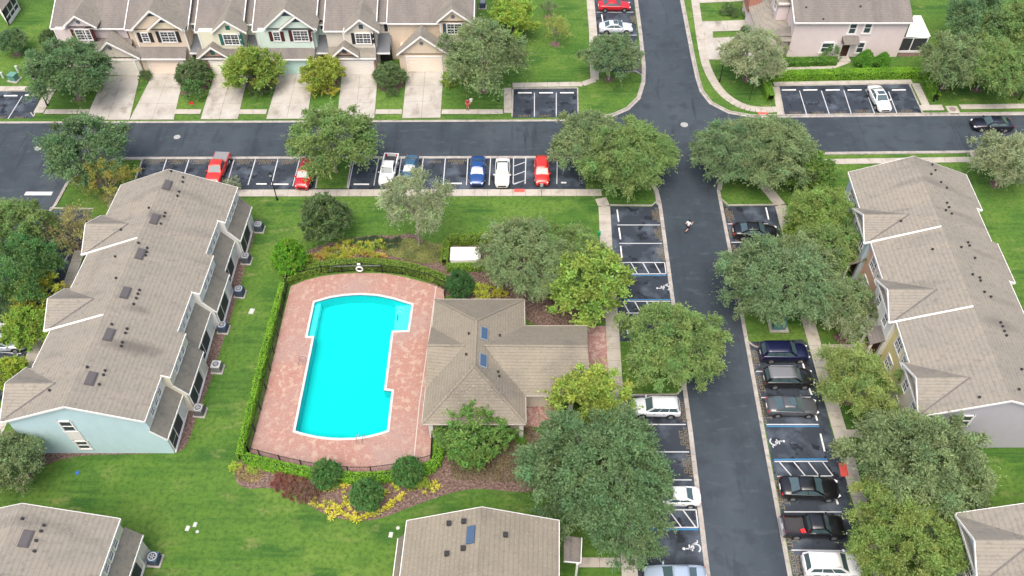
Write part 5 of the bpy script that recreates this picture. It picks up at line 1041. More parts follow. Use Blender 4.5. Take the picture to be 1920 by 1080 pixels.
# garage block in front and small upper bay at its left
MB().box((36.0, 108.6, 1.4), (3.9, 11.4, 2.7)).build('garage_wall', PINKW, T)
MB().slab([(33.8, 103.1, 2.8), (38.2, 102.6, 3.2), (38.2, 116, 4.4), (33.8, 116, 2.8)], .12).slab([(36.2, 102.2, 2.6), (38.2, 102.2, 2.6), (38.2, 104, 3.9)], .1).build('lower_roof', ROOF, T)
MB().box((37.4, 108.0, 4.6), (1.5, 3.6, 2.4)).build('upper_bay', PINKW, T); MB().slab([(36.4, 106.0, 5.7), (38.2, 106.0, 5.7), (38.2, 110.2, 6.4), (36.4, 110.2, 6.0)], .12).build('bay_roof', ROOF, T)
window(T, (36.62, 107.6, 4.9), (0, 1, 0), (-1, 0, 0), .9, 1.3, 1, 2)
MB().box((34.6, 112.0, 3.2), (1.6, 3.0, 2.6)).build('brick_wall', plain('rust brick', (.36, .17, .13), .9, 0, .3, .2, 4), T)
pr = MB(); pr.slab([P(1713, 29, 2.9), P(1727, 29, 2.6), P(1745, 68, 2.5), P(1698, 69, 2.8)], .08)
po_ = pr.build('porch_roof', WHITE, T); rb = MB()
for k in range(1, 12):
    a = P(1713, 29, 2.93).lerp(P(1698, 69, 2.83), k / 12); b = P(1727, 29, 2.63).lerp(P(1745, 68, 2.53), k / 12); rb.bar(a, b, .05, .05)
rb.build('roof_rib', plain('rib grey', (.6, .6, .6), .5), po_)
scn = MB().box((55.6, 103.35, 1.35), (3.6, .06, 2.1)).box((57.35, 105.5, 1.35), (.06, 4.2, 2.1)).build('porch_screen', SCREEN, T); fr_ = MB()
for x in (53.85, 55.4, 57.4): fr_.box((x, 103.3, 1.35), (.12, .12, 2.6))
fr_.box((55.6, 103.3, .25), (3.7, .13, .32)).box((55.6, 103.3, 2.45), (3.7, .13, .14)).box((57.42, 105.5, .25), (.13, 4.3, .3)).box((57.42, 107.5, 1.35), (.12, .12, 2.6)).build('screen_frame', WHITE, scn)
# --- screened corner at the top left
T = thing('screened_porch', 'white framed screened porch of a house at the top left corner', 'porch', tuple(P(18, 48)))
a, b, c = P(18, 48), P(38, 18), P(1, 24)
for nm, q0, q1 in (('side', a, b), ('front', c, a)):
    m = MB().face(q0, q1, q1 + Vector((0, 0, 2.5)), q0 + Vector((0, 0, 2.5))).build('porch_screen', SCREEN, T); fr_ = MB(); n_p = 3
    for k in range(n_p + 1): q_ = q0.lerp(q1, k / n_p); fr_.box((q_.x, q_.y, 1.25), (.14, .14, 2.5))
    for z in (.3, 1.2, 2.45): fr_.bar(q0 + Vector((0, 0, z)), q1 + Vector((0, 0, z)), .14, .16 if z != .3 else .5)
    fr_.build('screen_frame', WHITE, m)
MB().slab([a + Vector((.2, -.3, 2.6)), b + Vector((.3, .1, 2.6)), b + Vector((-6, 5, 4.2)), c + Vector((-3, 2, 4.2)), c + Vector((-.3, -.2, 2.6))], .12).build('porch_roof', ROOFG, T)
# ------------------------------------------------------------------ vehicles (x forward, y left)
def loft(mb, sts):
    """sts: list of closed cross sections (lists of points), equal counts"""
    n = len(sts[0]); k = len(mb.v)
    for s in sts: mb.v += [tuple(p) for p in s]
    for i in range(len(sts) - 1):
        for j in range(n): a = k + i * n + j; b = k + i * n + (j + 1) % n; mb.f.append((a, b, b + n, a + n))
    mb.f.append(tuple(k + j for j in range(n))); mb.f.append(tuple(k + (len(sts) - 1) * n + j for j in reversed(range(n)))); return mb
CARS = {
 # L, W, H, wheel r, belt profile (x fraction, z, width factor), cabin bottom rear/front, cabin top rear/front
 'sedan': dict(L=4.75, W=1.83, H=1.45, r=.33, prof=[(-.5, .62, .80), (-.485, .93, .90), (-.42, 1.02, .96), (-.28, 1.05, 1), (0, .98, 1), (.18, .95, 1), (.30, .90, .99), (.42, .80, .95), (.48, .68, .86), (.5, .52, .76)], cb=(-.36, .22), ct=(-.20, .05), tw=.70),
 'suv': dict(L=4.65, W=1.88, H=1.68, r=.37, prof=[(-.5, .70, .86), (-.49, 1.05, .93), (-.46, 1.12, .97), (-.28, 1.14, 1), (0, 1.10, 1), (.20, 1.07, 1), (.32, 1.02, .99), (.43, .94, .95), (.485, .78, .88), (.5, .60, .78)], cb=(-.485, .24), ct=(-.42, .09), tw=.76),
 'hatch': dict(L=4.25, W=1.80, H=1.55, r=.34, prof=[(-.5, .66, .84), (-.49, .98, .92), (-.45, 1.06, .96), (-.28, 1.07, 1), (0, 1.02, 1), (.20, 1.0, 1), (.32, .94, .99), (.43, .84, .95), (.485, .70, .86), (.5, .54, .76)], cb=(-.485, .24), ct=(-.38, .07), tw=.72),
 'pickup': dict(L=5.5, W=1.95, H=1.85, r=.40, prof=[(-.13, 1.22, 1), (0, 1.2, 1), (.16, 1.17, 1), (.22, 1.14, 1), (.34, 1.12, .99), (.44, 1.06, .95), (.49, .92, .90), (.5, .68, .84)], cb=(-.125, .24), ct=(-.10, .12), tw=.78, bed=True),
}
CARM = {}
def car_parts(kind):
    if kind in CARM: return CARM[kind]
    s = CARS[kind]; L, W_, H, wr = s['L'], s['W'], s['H'], s['r']; out = []
    sts = []
    for fx, zb, wf in s['prof']:
        w = W_ / 2 * wf; x = fx * L; half = [(w * .86, .24), (w * .97, .36), (w, .58), (w * .985, zb - .10), (w * .93, zb - .02), (w * .60, zb + .035), (0, zb + .05)]
        sts.append([(x, y, z) for y, z in half] + [(x, -y, z) for y, z in reversed(half[:-1])])
    b = MB(); loft(b, sts)
    out.append(('body', b.mesh('body', PAINT, smooth=True), None, 'paint'))
    bz = lambda fx: np.interp(fx, [p[0] for p in s['prof']], [p[1] for p in s['prof']]) 
    r0, f0 = s['cb']; r1, f1 = s['ct']; wb = W_ * .445; wt = W_ / 2 * s['tw']; zr0, zf0 = bz(r0) - .02, bz(f0) - .02
    def sec(t):  # cabin section: fraction along
        return
    c = MB(); A = [(r0 * L, wb, zr0), (f0 * L, wb * .97, zf0), (f1 * L, wt, H - .06), (r1 * L, wt, H - .07)]
    Bm = [(x, -y, z) for x, y, z in A]
    c.face(*A); c.face(*reversed(Bm)); c.face(A[0], A[3], Bm[3], Bm[0]); c.face(A[1], Bm[1], Bm[2], A[2])
    out.append(('pillars', c.mesh('pillars', PAINT), None, 'paint'))
    rm = MB(); xs = np.linspace(r1 * L - .05, f1 * L + .05, 6); rs = []
    for i, x in enumerate(xs):
        e = .0 if 0 < i < 5 else .03; zt = H - .005 - e - .02 * abs(i - 2.5) / 2.5; half = [(wt + .01, H - .10), (wt * .94, zt - .02), (wt * .5, zt), (0, zt + .008)]
        rs.append([(x, y, z) for y, z in half] + [(x, -y, z) for y, z in reversed(half[:-1])])
    loft(rm, rs); out.append(('roof', rm.mesh('roof', PAINT, smooth=True), None, 'paint'))
    def panel(a, b_, c_, d, mu, mv, o):
        a, b_, c_, d = map(Vector, (a, b_, c_, d)); nn = (b_ - a).cross(d - a).normalized(); cen = (a + b_ + c_ + d) / 4
        if nn.dot(cen - Vector((cen.x * .3, 0, .8))) < 0: nn = -nn
        at = lambda u, v: (a * (1 - u) + b_ * u) * (1 - v) + (d * (1 - u) + c_ * u) * v + nn * o
        return [at(mu, mv), at(1 - mu, mv), at(1 - mu, 1 - mv * .6), at(mu, 1 - mv * .6)]
    m = MB(); m.face(*panel(A[1], Bm[1], Bm[2], A[2], .05, .04, .012)); out.append(('windscreen', m.mesh('windscreen', CARGLASS), None, None))
    m = MB(); m.face(*panel(A[0], Bm[0], Bm[3], A[3], .10, .08, .012)); out.append(('rear_window', m.mesh('rear_window', CARGLASS), None, None))
    for sd_ in (1, -1):
        m = MB(); bot = lambda t: (A[0][0] * (1 - t) + A[1][0] * t, sd_ * (wb + .008), (zr0 * (1 - t) + zf0 * t) + .04); top = lambda t: (A[3][0] * (1 - t) + A[2][0] * t, sd_ * (wt + .014), H - .12)
        n_s = 3 if kind in ('suv',) else 2; edges = np.linspace(.05, .94, n_s + 1)
        for i in range(n_s): m.face(bot(edges[i] + .012), bot(edges[i + 1] - .012), top(edges[i + 1] - .012), top(edges[i] + .012))
        out.append(('side_window', m.mesh('side_window', CARGLASS), None, None))
        m = MB().box((f0 * L - .15, sd_ * (W_ / 2 + .06), bz(f0) + .08), (.14, .20, .13)); out.append(('mirror', m.mesh('mirror', PAINT), None, 'paint'))
        x1 = s['prof'][-1][0] * L; m = MB().box((x1 - .20, sd_ * W_ * .325, s['prof'][-2][1] - .03), (.30, .34, .12), rz=-sd_ * .55); out.append(('headlight', m.mesh('headlight', LAMPW), None, None))
        x0 = -.5 * L; m = MB().box((x0 + .10, sd_ * W_ * .375, .84 if kind != 'pickup' else .92), (.14, .24, .14 if kind != 'pickup' else .32), rz=sd_ * .35); out.append(('tail_light', m.mesh('tail_light', LAMPR), None, None))
        for wx in (-.295, .305):
            m = MB().tube((wx * L, sd_ * (W_ / 2 - .005), wr + .03), (wx * L, sd_ * (W_ / 2 + .004), wr + .03), wr + .075, 20); out.append(('wheel_arch', m.mesh('wheel_arch', RUBBER), None, None))
            m = MB().tube((wx * L, sd_ * (W_ / 2 - .2), wr), (wx * L, sd_ * (W_ / 2 + .02), wr), wr, 20); k = len(out); out.append(('tyre', m.mesh('tyre', RUBBER), None, None))
            m = MB().tube((wx * L, sd_ * (W_ / 2 + .0), wr), (wx * L, sd_ * (W_ / 2 + .035), wr), wr * .62, 10); out.append(('rim', m.mesh('rim', RIM), k, None))
        m = MB()
        for t in ([-.02] if kind == 'pickup' else [-.14, .06]): m.box((t * L, sd_ * (W_ / 2 + .003), .86), (.18, .03, .03))
        out.append(('door_handle', m.mesh('door_handle', DARKM), None, None))
    m = MB().box((.5 * L - .035, 0, .50), (.10, W_ * .52, .20)); out.append(('grille', m.mesh('grille', BLACKM), None, None))
    m = MB().box((-.5 * L + .012, 0, .68), (.05, .5, .14)); out.append(('licence_plate', m.mesh('licence_plate', WHITE), None, None))
    if s.get('bed'):
        m = MB(); x0, x1 = -.5 * L, -.135 * L; hh = 1.16
        for sd_ in (1, -1): m.box(((x0 + x1) / 2, sd_ * (W_ / 2 - .07), .76), (x1 - x0, .14, .80))
        m.box((x0 + .05, 0, .78), (.10, W_ - .29, .76)).box((x1 - .02, 0, .78), (.06, W_ - .29, .8)); out.append(('cargo_bed', m.mesh('cargo_bed', PAINT), None, 'paint'))
        m = MB().box(((x0 + x1) / 2, 0, .66), (x1 - x0 - .16, W_ - .30, .06)); out.append(('bed_floor', m.mesh('bed_floor', plain('bed liner', (.035, .035, .04), .8)), None, None))
        m = MB().box((x0 - .08, 0, .5), (.16, W_ * .86, .16)); out.append(('rear_bumper', m.mesh('rear_bumper', RIM), None, None))
    CARM[kind] = out; return out
def car(kind, px, py, ang, col, label, cat, s=1.0, roofc=None, sunroof=False, rails=False, extra=None, name='parked_car', group='cars parked in the bays'):
    """px, py: the middle of the car's roof in the survey photo"""
    p = P(px, py, CARS[kind]['H'] * .62 * s); p.z = .012; t = thing(name, label, cat, tuple(p), R(ang), group); t.scale = (s, s, s); objs = []
    for nm, me, par, pc in car_parts(kind):
        o = bpy.data.objects.new(nm, me); COL.objects.link(o); o.parent = t if par is None else objs[par]; objs.append(o)
        if pc: o.color = (*((roofc if (roofc and nm == 'roof') else col)), 1)
    c = CARS[kind]; H = c['H']; W_ = c['W']; L = c['L']; xc = (c['ct'][0] + c['ct'][1]) / 2 * L
    if sunroof: MB().box((xc + .25, 0, H - .005), (.62, .85, .05)).build('sunroof', CARGLASS, t, world=False)
    if rails:
        for sd_ in (1, -1): MB().bar((c['ct'][0] * L + .1, sd_ * W_ * .33, H + .05), (c['ct'][1] * L - .1, sd_ * W_ * .33, H + .05), .05, .05).build('roof_rail', RIM, t, world=False)
    if extra: extra(t, c)
    return t
RED = (.50, .012, .018); REDO = (.62, .03, .02); WH = (.78, .79, .80); BK = (.008, .008, .010); NAVY = (.006, .008, .040); BLU_ = (.01, .06, .22); STEELB = (.035, .10, .17); SIL = (.46, .50, .55); GRY = (.075, .08, .09); PEARL = (.70, .70, .67)
def tonneau(t, c): MB().box((-.32 * c['L'], 0, 1.18), (.34 * c['L'], c['W'] - .16, .06)).build('bed_cover', plain('vinyl grey', (.20, .20, .21), .7), t, world=False)
def crate(t, c): pass
car('pickup', 407, 311, -93, REDO, 'bright red pickup with a grey covered bed facing the long left block', 'pickup truck', .93, extra=tonneau, name='pickup_truck')
car('suv', 572, 323, -95, RED, 'deep red crossover half hidden by the oak on the grass island', 'car', .97)
car('pickup', 728, 313, -94, WH, 'white pickup with an open black bed in the middle row', 'pickup truck', .92, name='pickup_truck')
car('sedan', 769, 313, -94, STEELB, 'dark teal sedan just right of the white pickup', 'car', .95)
car('sedan', 895, 317, -91, BLU_, 'bright blue sedan left of a white sedan in the middle row', 'car', 1.0)
car('sedan', 942, 320, -91, PEARL, 'white sedan between the blue sedan and the striped aisle', 'car', .98)
car('suv', 1016, 317, -90, REDO, 'light red crossover right of the striped aisle in the middle row', 'car', .93)
car('sedan', 1152, 7, 1, RED, 'dark red sedan cut by the top edge left of the street', 'car', 1.0)
car('sedan', 1155, 48, 1, (.60, .64, .70), 'silver white sedan with a sunroof in the second bay from the top', 'car', 1.0, sunroof=True)
car('sedan', 1650, 181, -86, WH, 'white sedan with a sunroof parked below the clipped hedge', 'car', 1.03, sunroof=True)
car('sedan', 1862, 229, 178, (.010, .010, .022), 'black sedan driving along the street at the right edge', 'car', 1.05, name='moving_car', group='cars moving on the street')
car('sedan', 1417, 430, -2, BK, 'black sedan at the top of the bays right of the street', 'car', 1.05)
car('suv', 1425, 508, 2, SIL, 'silver car almost hidden beneath the dark spreading oak', 'car', .95)
car('suv', 1472, 656, 0, NAVY, 'glossy dark blue crossover topmost of four below the oak', 'car', 1.03)
car('suv', 1480, 704, 0, (.012, .012, .014), 'black crossover with a grey roof and rails', 'car', 1.03, roofc=(.16, .165, .17), rails=True)
car('sedan', 1486, 759, -1, GRY, 'dark grey sedan with a sunroof beside the blue line', 'car', 1.02, sunroof=True)
car('sedan', 1519, 912, -2, BK, 'large black sedan just below the striped aisle right of the street', 'car', 1.10)
def cargo(t, c):
    mb = MB().box((-.20 * c['L'], -.62, .86), (.42, .5, .32), rz=.3).box((-.20 * c['L'] + .05, -.62, 1.04), (.2, .3, .06), rz=.7)
    w = t.location; o = solo_at(mb, 'red_bag', plain('red cloth', (.55, .03, .04), .9), 'crumpled red bag in the open bed of the black pickup', 'bag', t)
def solo_at(mb, name, mat, label, cat, t):
    M = Matrix.Translation(t.location) @ t.rotation_euler.to_matrix().to_4x4() @ Matrix.Diagonal((*t.scale, 1)); mb.v = [tuple(M @ Vector(v)) for v in mb.v]; return solo(mb, name, mat, label, cat)
car('pickup', 1528, 983, -1, BK, 'black pickup with an open bed and a red bag in it', 'pickup truck', .97, extra=cargo, name='pickup_truck')
car('suv', 1563, 1056, -1, WH, 'white boxy crossover at the bottom of the right bays', 'car', 1.05, rails=True)
car('suv', 1231, 760, 179, (.66, .70, .74), 'white crossover facing the pool house in the left bays', 'car', .97)
car('sedan', 1266, 928, 179, WH, 'white sedan with its front hidden under the very large oak', 'car', .95)
car('sedan', 1267, 1080, 179, (.30, .38, .48), 'silver blue sedan cut by the bottom edge', 'car', 1.08)
car('sedan', 2, 640, 3, SIL, 'silver sedan at the left edge beside the west pavement', 'car', 1.0); car('sedan', -8, 598, 3, (.62, .66, .70), 'pale car at the left edge behind the yellow tipped tree', 'car', 1.0)

# ------------------------------------------------------------------ street lamps, signs, small fittings
def lamp(px, py, label, h=4.2):
    p = P(px, py); t = thing('street_lamp', label, 'street lamp', tuple(p), 0, 'black post lamps')
    MB().tube((0, 0, 0), (0, 0, .5), .13, 10, .09).tube((0, 0, .5), (0, 0, h - .55), .065, 10, .05).tube((0, 0, h - .58), (0, 0, h - .5), .13, 10).build('post', BLACKM, t, world=False)
    g = MB().tube((0, 0, h - .5), (0, 0, h - .1), .12, 8, .19).build('lantern', plain('lantern glass', (.55, .58, .60), .2), t, world=False)
    MB().tube((0, 0, h - .1), (0, 0, h + .12), .24, 8, .04).build('cap', BLACKM, g, world=False)
for x, y, l, h in [(89, 198, 'black lamp post at the corner bays at upper left', 4.6), (520, 375, 'black lamp post on the lawn below the middle row', 4.2), (934, 190, 'black lamp post under the oak at the right end of the upper row', 3.6), (1349, 153, 'black lamp post left of the pale grey oak', 3.8), (1750, 190, 'black lamp post at the end of the hedge at upper right', 4.6), (1483, 362, 'black lamp post under the bright tree right of the junction', 4.4), (1911, 187, 'black lamp post at the right edge above the street', 4.0)]:
    lamp(x, y, l, h)
def signpost(px, py, h, label, plate, mat, text=None, name='sign_post'):
    p = P(px, py); t = thing(name, label, 'sign', tuple(p)); MB().tube((0, 0, 0), (0, 0, h), .035, 8).build('post', plate[3] if len(plate) > 3 else BLACKM, t, world=False)
    w, hh, z = plate[:3]; o = MB().box((0, -.05, z), (w, .04, hh)).build('sign_plate', mat, t, world=False)
    return t, o
t, o = signpost(1405, 188, 3.1, 'green street name sign on a black pole below the pale oak', (1.15, .28, 3.0), plain('sign green', (.01, .22, .15), .5))
m = MB()
for x0, x1 in ((-.45, -.30), (-.27, -.12), (-.09, .06), (.09, .22), (.25, .44)): m.box(((x0 + x1) / 2, -.075, 3.0), (x1 - x0 - .03, .01, .10))
m.build('lettering', WHITE, o, world=False); MB().box((.5, -.02, 2.72), (.04, .9, .26)).build('sign_plate', plain('sign green', (.01, .22, .15), .5), t, world=False)
t, o = signpost(1015, 368, 2.0, 'grey post with a small sign in front of the light red crossover', (.34, .48, 1.85, STEEL), plain('sign grey', (.35, .38, .40), .5))
p = P(108, 345); t = thing('stop_sign', 'red stop sign half hidden by the dark oak on the corner island', 'sign', tuple(p)); MB().tube((0, 0, 0), (0, 0, 2.3), .035, 8).build('post', STEEL, t, world=False)
o = MB().tube((-.03, 0, 2.0), (-.07, 0, 2.0), .40, 8).build('sign_plate', plain('sign red', (.55, .02, .03), .5), t, world=False)
p = P(361, 201); t = thing('yard_sign', 'small red sign on a wire stand in the grass below the magnolia', 'sign', tuple(p)); MB().tube((0, 0, 0), (0, 0, .6), .015, 5).build('stand', STEEL, t, world=False); MB().box((0, 0, .65), (.55, .02, .42)).build('sign_plate', plain('sign red', (.55, .02, .03), .5), t, world=False)
solo(MB().tube(P(1122.5, 449), P(1122.5, 449) + Vector((0, 0, .9)), .05, 6).box(P(1122.5, 449) + Vector((0, 0, 1.0)), (.3, .25, .5)), 'waste_station', plain('bin green', (.02, .25, .12), .5), 'small green waste bag station at the lawn edge by the left pavement', 'bin')
# air conditioners
def aircon(px, py, label, col, s=1.0):
    p = P(px, py); t = thing('air_conditioner', label, 'air conditioner', tuple(p), R(-4), 'air conditioners behind the blocks'); t.scale = (s, s, s)
    MB().box((0, 0, .05), (1.25, 1.25, .1)).build('pad', KERB, t, world=False)
    b = MB().box((0, 0, .55), (.92, .92, .88)); mt = plain('condenser %.2f' % col[0], col, .6, .2)
    body = b.build('casing', mt, t, world=False); m = MB()
    for i in range(7):
        for sd_ in (-1, 1): m.box((0, sd_ * .465, .22 + i * .11), (.86, .015, .04)).box((sd_ * .465, 0, .22 + i * .11), (.015, .86, .04))
    m.build('louvre', plain('louvre dark', tuple(c * .5 for c in col), .6), body, world=False)
    m = MB().tube((0, 0, .99), (0, 0, 1.03), .40, 20); r = m.build('fan_grille', plain('grille pale', (.42, .45, .48), .5), t, world=False)
    m = MB().tube((0, 0, 1.031), (0, 0, 1.036), .32, 18).build('opening', DARKM, r, world=False)
    m = MB(); [m.box((0, 0, 1.045), (.5, .1, .012), rz=a) for a in (0, 1.05, 2.1)]; m.build('fan_blade', plain('blade grey', (.30, .32, .35), .5), r, world=False)
for x, y, l, c in [(487, 431, 'topmost air conditioner behind the long left block', (.10, .13, .16)), (463, 490, 'second air conditioner from the top behind the long left block', (.11, .12, .15)), (451, 552, 'navy air conditioner level with the top of the pool', (.05, .08, .15)), (420, 619, 'dark blue air conditioner left of the white lawn cover', (.06, .10, .17)), (409, 693, 'pale beige air conditioner behind the long left block', (.40, .40, .37)), (376, 774, 'brown grey air conditioner nearest the blue end wall', (.22, .20, .19)), (292, 1052, 'dark air conditioner beside the bottom left block', (.06, .08, .12))]:
    aircon(x, y, l, c, .95)
aircon(905, 14, 'air conditioner with a pale grille at the right end of the upper row', (.06, .12, .10), .95)
# white equipment cabinet
a, b = P(846, 502), P(900, 502); cx = (a.x + b.x) / 2; t = thing('equipment_cabinet', 'large white flat topped equipment cabinet enclosed by hedges', 'cabinet', (cx, a.y + .95, 0))
MB().box((0, 0, .6), (3.2, 1.9, 1.2)).build('casing', plain('enamel white', (.58, .57, .55), .5), t, world=False); MB().box((0, .5, 1.23), (3.3, .95, .08)).box((0, -.49, 1.225), (3.3, .95, .07)).build('lid', WHITE, t, world=False)
m = MB(); [m.box((x, y, 1.29), (.12, .06, .05)) for x in (-1.2, 0, 1.2) for y in (.35, -.1)]; m.build('hinge', DARKM, t, world=False)
for px, py, l, w, d, h, c, ang in [(28, 150, 'green electrical transformer on a concrete pad on the upper left lawn', 1.0, .9, .8, (.10, .24, .20), -15), (1458, 612, 'green transformer box on the grass under the dark spreading oak', 1.3, 1.1, .9, (.06, .17, .17), 0)]:
    p = P(px, py); t = thing('transformer_box', l, 'utility box', tuple(p), R(ang)); MB().box((0, 0, .06), (w * 1.5, d * 1.5, .12)).build('pad', KERB, t, world=False)
    mb = MB(); k_ = plain('box green %.2f' % c[0], c, .5); mb.box((0, 0, .12 + h / 2), (w, d, h)).build('casing', k_, t, world=False); MB().box((0, -.04, .12 + h + .03), (w * 1.05, d * 1.1, .07)).build('lid', k_, t, world=False)
for px, py, l, h, w in [(35, 135, 'pale utility pedestal right of the green transformer', .9, .28), (7, 146, 'pale utility pedestal at the left edge of the lawn', .8, .25)]:
    p = P(px, py); solo(MB().box((p.x, p.y, h / 2), (w, w, h)).box((p.x, p.y, h + .03), (w * 1.15, w * 1.15, .07)), 'utility_pedestal', plain('pedestal pale', (.45, .50, .45), .6), l, 'utility box')
for px, py, l, r_, rect in [(332, 257, 'round manhole cover in the street above the red pickup', .42, 0), (72, 278, 'round manhole cover in the street at the left', .45, 0), (1283, 234, 'round manhole cover in the middle of the junction', .48, 0), (472, 584, 'pale rectangular cover in the lawn left of the pool hedge', .5, 1), (352, 991, 'left pale lid on the lower left lawn', .33, 1), (366, 984, 'right pale lid on the lower left lawn', .30, 1), (370, 997, 'tiny pale cap on the lower left lawn', .14, 0), (733, 1003, 'pale green lid beside the bottom centre block', .34, 1), (746, 990, 'small white cap above the bottom centre block corner', .16, 0), (145, 887, 'small blue lid on the lawn below the blue end wall', .26, 1)]:
    p = P(px, py); m = MB()
    mt = plain('lid pale', (.42, .45, .41), .7) if py != 887 else plain('lid blue', (.03, .12, .45), .6)
    if rect: m.box((p.x, p.y, .03), (r_ * 1.0, r_ * 1.4, .06), rz=-.15).box((p.x, p.y, .065), (r_ * .85, r_ * 1.2, .01), rz=-.15)
    else:
        m.tube((p.x, p.y, .009), (p.x, p.y, .022), r_, 20); m.tube((p.x, p.y, .02), (p.x, p.y, .026), r_ * .55, 16)
        if r_ > .4: mt = plain('manhole ring', (.30, .31, .31), .7)
    solo(m, 'manhole_cover' if (not rect and r_ > .4) else 'lawn_cover', mt, l, 'cover')
for px, py, l in [(1786, 207, 'storm drain with a round lid in the kerb above the driving black sedan'), (1830, 291, 'storm drain with a dark lid by the right block pavement')]:
    p = P(px, py); t = thing('storm_drain', l, 'storm drain', tuple(p)); MB().box((0, 0, .07), (1.5, 1.5, .14)).build('slab', CONC, t, world=False); MB().tube((0, .1, .14), (0, .1, .16), .45, 20).build('lid', plain('rust lid', (.22, .18, .16), .7), t, world=False); MB().box((0, -.76, .06), (1.1, .03, .08)).build('opening', DARKM, t, world=False)
solo(MB().box(P(1626, 652) + Vector((.1, 0, .05)), (1.9, 1.5, .1)), 'door_step', CONC, 'grey stone step in front of the brown door mat', 'step')
solo(MB().box(P(1625, 652) + Vector((.2, 0, .12)), (.55, .9, .03)), 'door_mat', plain('mat brown', (.25, .09, .05), .95), 'reddish brown door mat at the white gabled house entry', 'door mat')
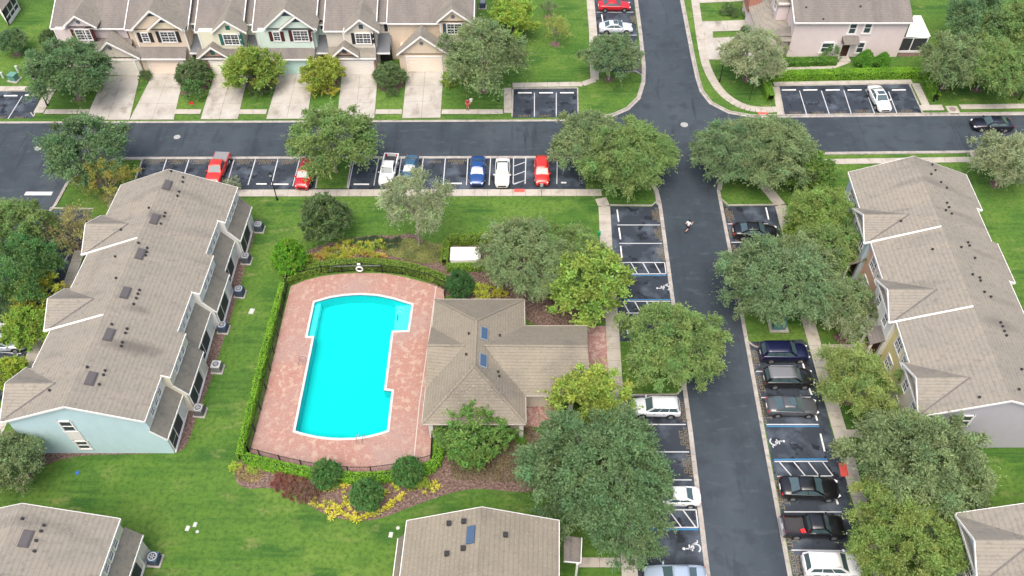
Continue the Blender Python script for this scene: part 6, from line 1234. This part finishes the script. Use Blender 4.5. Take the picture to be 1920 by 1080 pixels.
# ------------------------------------------------------------------ people
def limbs(par, name, mat, joints, edges, radii, root=0, sub=1):
    me = bpy.data.meshes.new(name); me.from_pydata(joints, edges, []); o = bpy.data.objects.new(name, me); COL.objects.link(o); o.parent = par; me.materials.append(mat)
    sk = o.modifiers.new('skin', 'SKIN'); 
    bm = bmesh.new(); bm.from_mesh(me); ly = bm.verts.layers.skin.verify()
    for v in bm.verts: v[ly].radius = (radii[v.index], radii[v.index]); v[ly].use_root = v.index == root
    bm.to_mesh(me); bm.free(); ss = o.modifiers.new('sub', 'SUBSURF'); ss.levels = sub; ss.render_levels = sub
    dg = bpy.context.evaluated_depsgraph_get(); m2 = bpy.data.meshes.new_from_object(o.evaluated_get(dg)); o.modifiers.clear(); o.data = m2
    for p in m2.polygons: p.use_smooth = True
    return o
def person(px, py, ang, label, shirt, shorts, hair, pose):
    t = thing('person', label, 'person', tuple(P(px, py) + Vector((0, 0, .06 if pose == 'walk' else .01))), R(ang)); skin = plain('skin', (.50, .30, .21), .6)
    if pose == 'walk': kn = [(.10, .10, .50), (-.02, -.10, .48)]; ft = [(.04, .10, .07), (-.16, -.10, .10)]; el = [(-.02, .27, 1.12), (.08, -.25, 1.12)]; hd = [(.22, .30, 1.10), (.30, -.26, 1.22)]; lean = 0
    else: kn = [(.28, .10, .55), (-.05, -.10, .50)]; ft = [(.15, .10, .12), (-.45, -.10, .35)]; el = [(-.18, .28, 1.15), (.16, -.27, 1.12)]; hd = [(.05, .30, .98), (.38, -.24, 1.30)]; lean = .10
    J = [(0, 0, .95), (lean * .5, 0, 1.15), (lean, 0, 1.36), (lean, 0, 1.48), (lean + .02, 0, 1.62), (lean + .03, 0, 1.72)]; Ed = [(0, 1), (1, 2), (2, 3), (3, 4), (4, 5)]; Rd = [.14, .13, .13, .055, .095, .08]
    for s_, i in ((1, 0), (-1, 1)):
        b0 = len(J); J += [(0, .09 * s_, .88), kn[i], ft[i], (ft[i][0] + .17, ft[i][1], ft[i][2] - .03)]; Ed += [(0, b0), (b0, b0 + 1), (b0 + 1, b0 + 2), (b0 + 2, b0 + 3)]; Rd += [.095, .065, .045, .035]
        b0 = len(J); J += [(lean, .18 * s_, 1.38), el[i], hd[i]]; Ed += [(2, b0), (b0, b0 + 1), (b0 + 1, b0 + 2)]; Rd += [.06, .045, .032]
        h = Vector(hd[i]); d = (h - Vector(el[i])).normalized(); sdv = d.cross(Vector((0, 0, 1))).normalized(); b1 = len(J); J.append(tuple(h + d * .07)); Ed.append((b0 + 2, b1)); Rd.append(.03)
        for q_ in range(4): J.append(tuple(h + d * (.15 + .02 * (q_ in (1, 2))) + sdv * (.027 * (q_ - 1.5)) - Vector((0, 0, .02)))); Ed.append((b1, len(J) - 1)); Rd.append(.009)
        J.append(tuple(h + d * .07 + sdv * .055)); Ed.append((b0 + 2, len(J) - 1)); Rd.append(.010)
    limbs(t, 'body', skin, J, Ed, Rd)
    sh = [(0, 0, .93), (lean * .5, 0, 1.15), (lean, 0, 1.40)]; e = [(0, 1), (1, 2)]; r_ = [.165, .155, .14]
    for s_, i in ((1, 0), (-1, 1)): b0 = len(sh); sh += [(lean, .19 * s_, 1.40), tuple(Vector((lean, .19 * s_, 1.40)).lerp(Vector(el[i]), .7))]; e += [(2, b0), (b0, b0 + 1)]; r_ += [.085, .075]
    limbs(t, 'shirt', shirt, sh, e, r_)
    so = [(0, 0, .93)]; e = []; r_ = [.16]
    for s_, i in ((1, 0), (-1, 1)): b0 = len(so); so += [(0, .09 * s_, .86), tuple(Vector((0, .09 * s_, .88)).lerp(Vector(kn[i]), .8))]; e += [(0, b0), (b0, b0 + 1)]; r_ += [.125, .10]
    limbs(t, 'shorts', shorts, so, e, r_)
    hx = lean + .0; m = MB(); bm = bmesh.new(); bmesh.ops.create_uvsphere(bm, u_segments=14, v_segments=10, radius=.125)
    for v in bm.verts: v.co = Vector((v.co.x * 1.0 + hx - .01, v.co.y * .9, max(v.co.z, -.04) * 1.05 + 1.70))
    me = bpy.data.meshes.new('hair'); bm.to_mesh(me); bm.free(); me.materials.append(hair); o = bpy.data.objects.new('hair', me); COL.objects.link(o); o.parent = t
    for s_, i in ((1, 0), (-1, 1)): MB().box((ft[i][0] + .08, ft[i][1], ft[i][2] - .03), (.28, .11, .09)).build('shoe', DARKM, t, world=False)
    m = MB()
    for s_ in (1, -1): m.box((hx + .115, s_ * .035, 1.66), (.012, .022, .012))
    m.box((hx + .115, 0, 1.575), (.012, .05, .01)); m.build('face_features', DARKM, t, world=False); MB().box((hx + .13, 0, 1.62), (.03, .022, .04)).build('nose', skin, t, world=False)
    return t
person(877, 206, -80, 'person in a red top and red shorts walking along the pavement of the upper row', plain('red shirt', (.42, .02, .04), .9), plain('red shorts', (.48, .07, .09), .9), plain('hair brown', (.05, .03, .02), .9), 'walk')
solo(MB().box(P(881, 203) + Vector((.15, -.05, 1.32)), (.32, .22, .42), rz=.4).box(P(881, 203) + Vector((.3, -.05, 1.52)), (.2, .16, .14), rz=.4), 'white_bag', plain('white cloth', (.72, .70, .66), .9), 'white bundle carried by the person in red', 'bag')
person(1288, 434, 42, 'jogger in a white shirt and black shorts running up the middle of the street', plain('white shirt', (.70, .74, .80), .9), plain('black shorts', (.012, .012, .015), .9), plain('hair dark', (.015, .012, .012), .9), 'run')
# grass verge outlines: nothing floats, everything above is placed on the ground
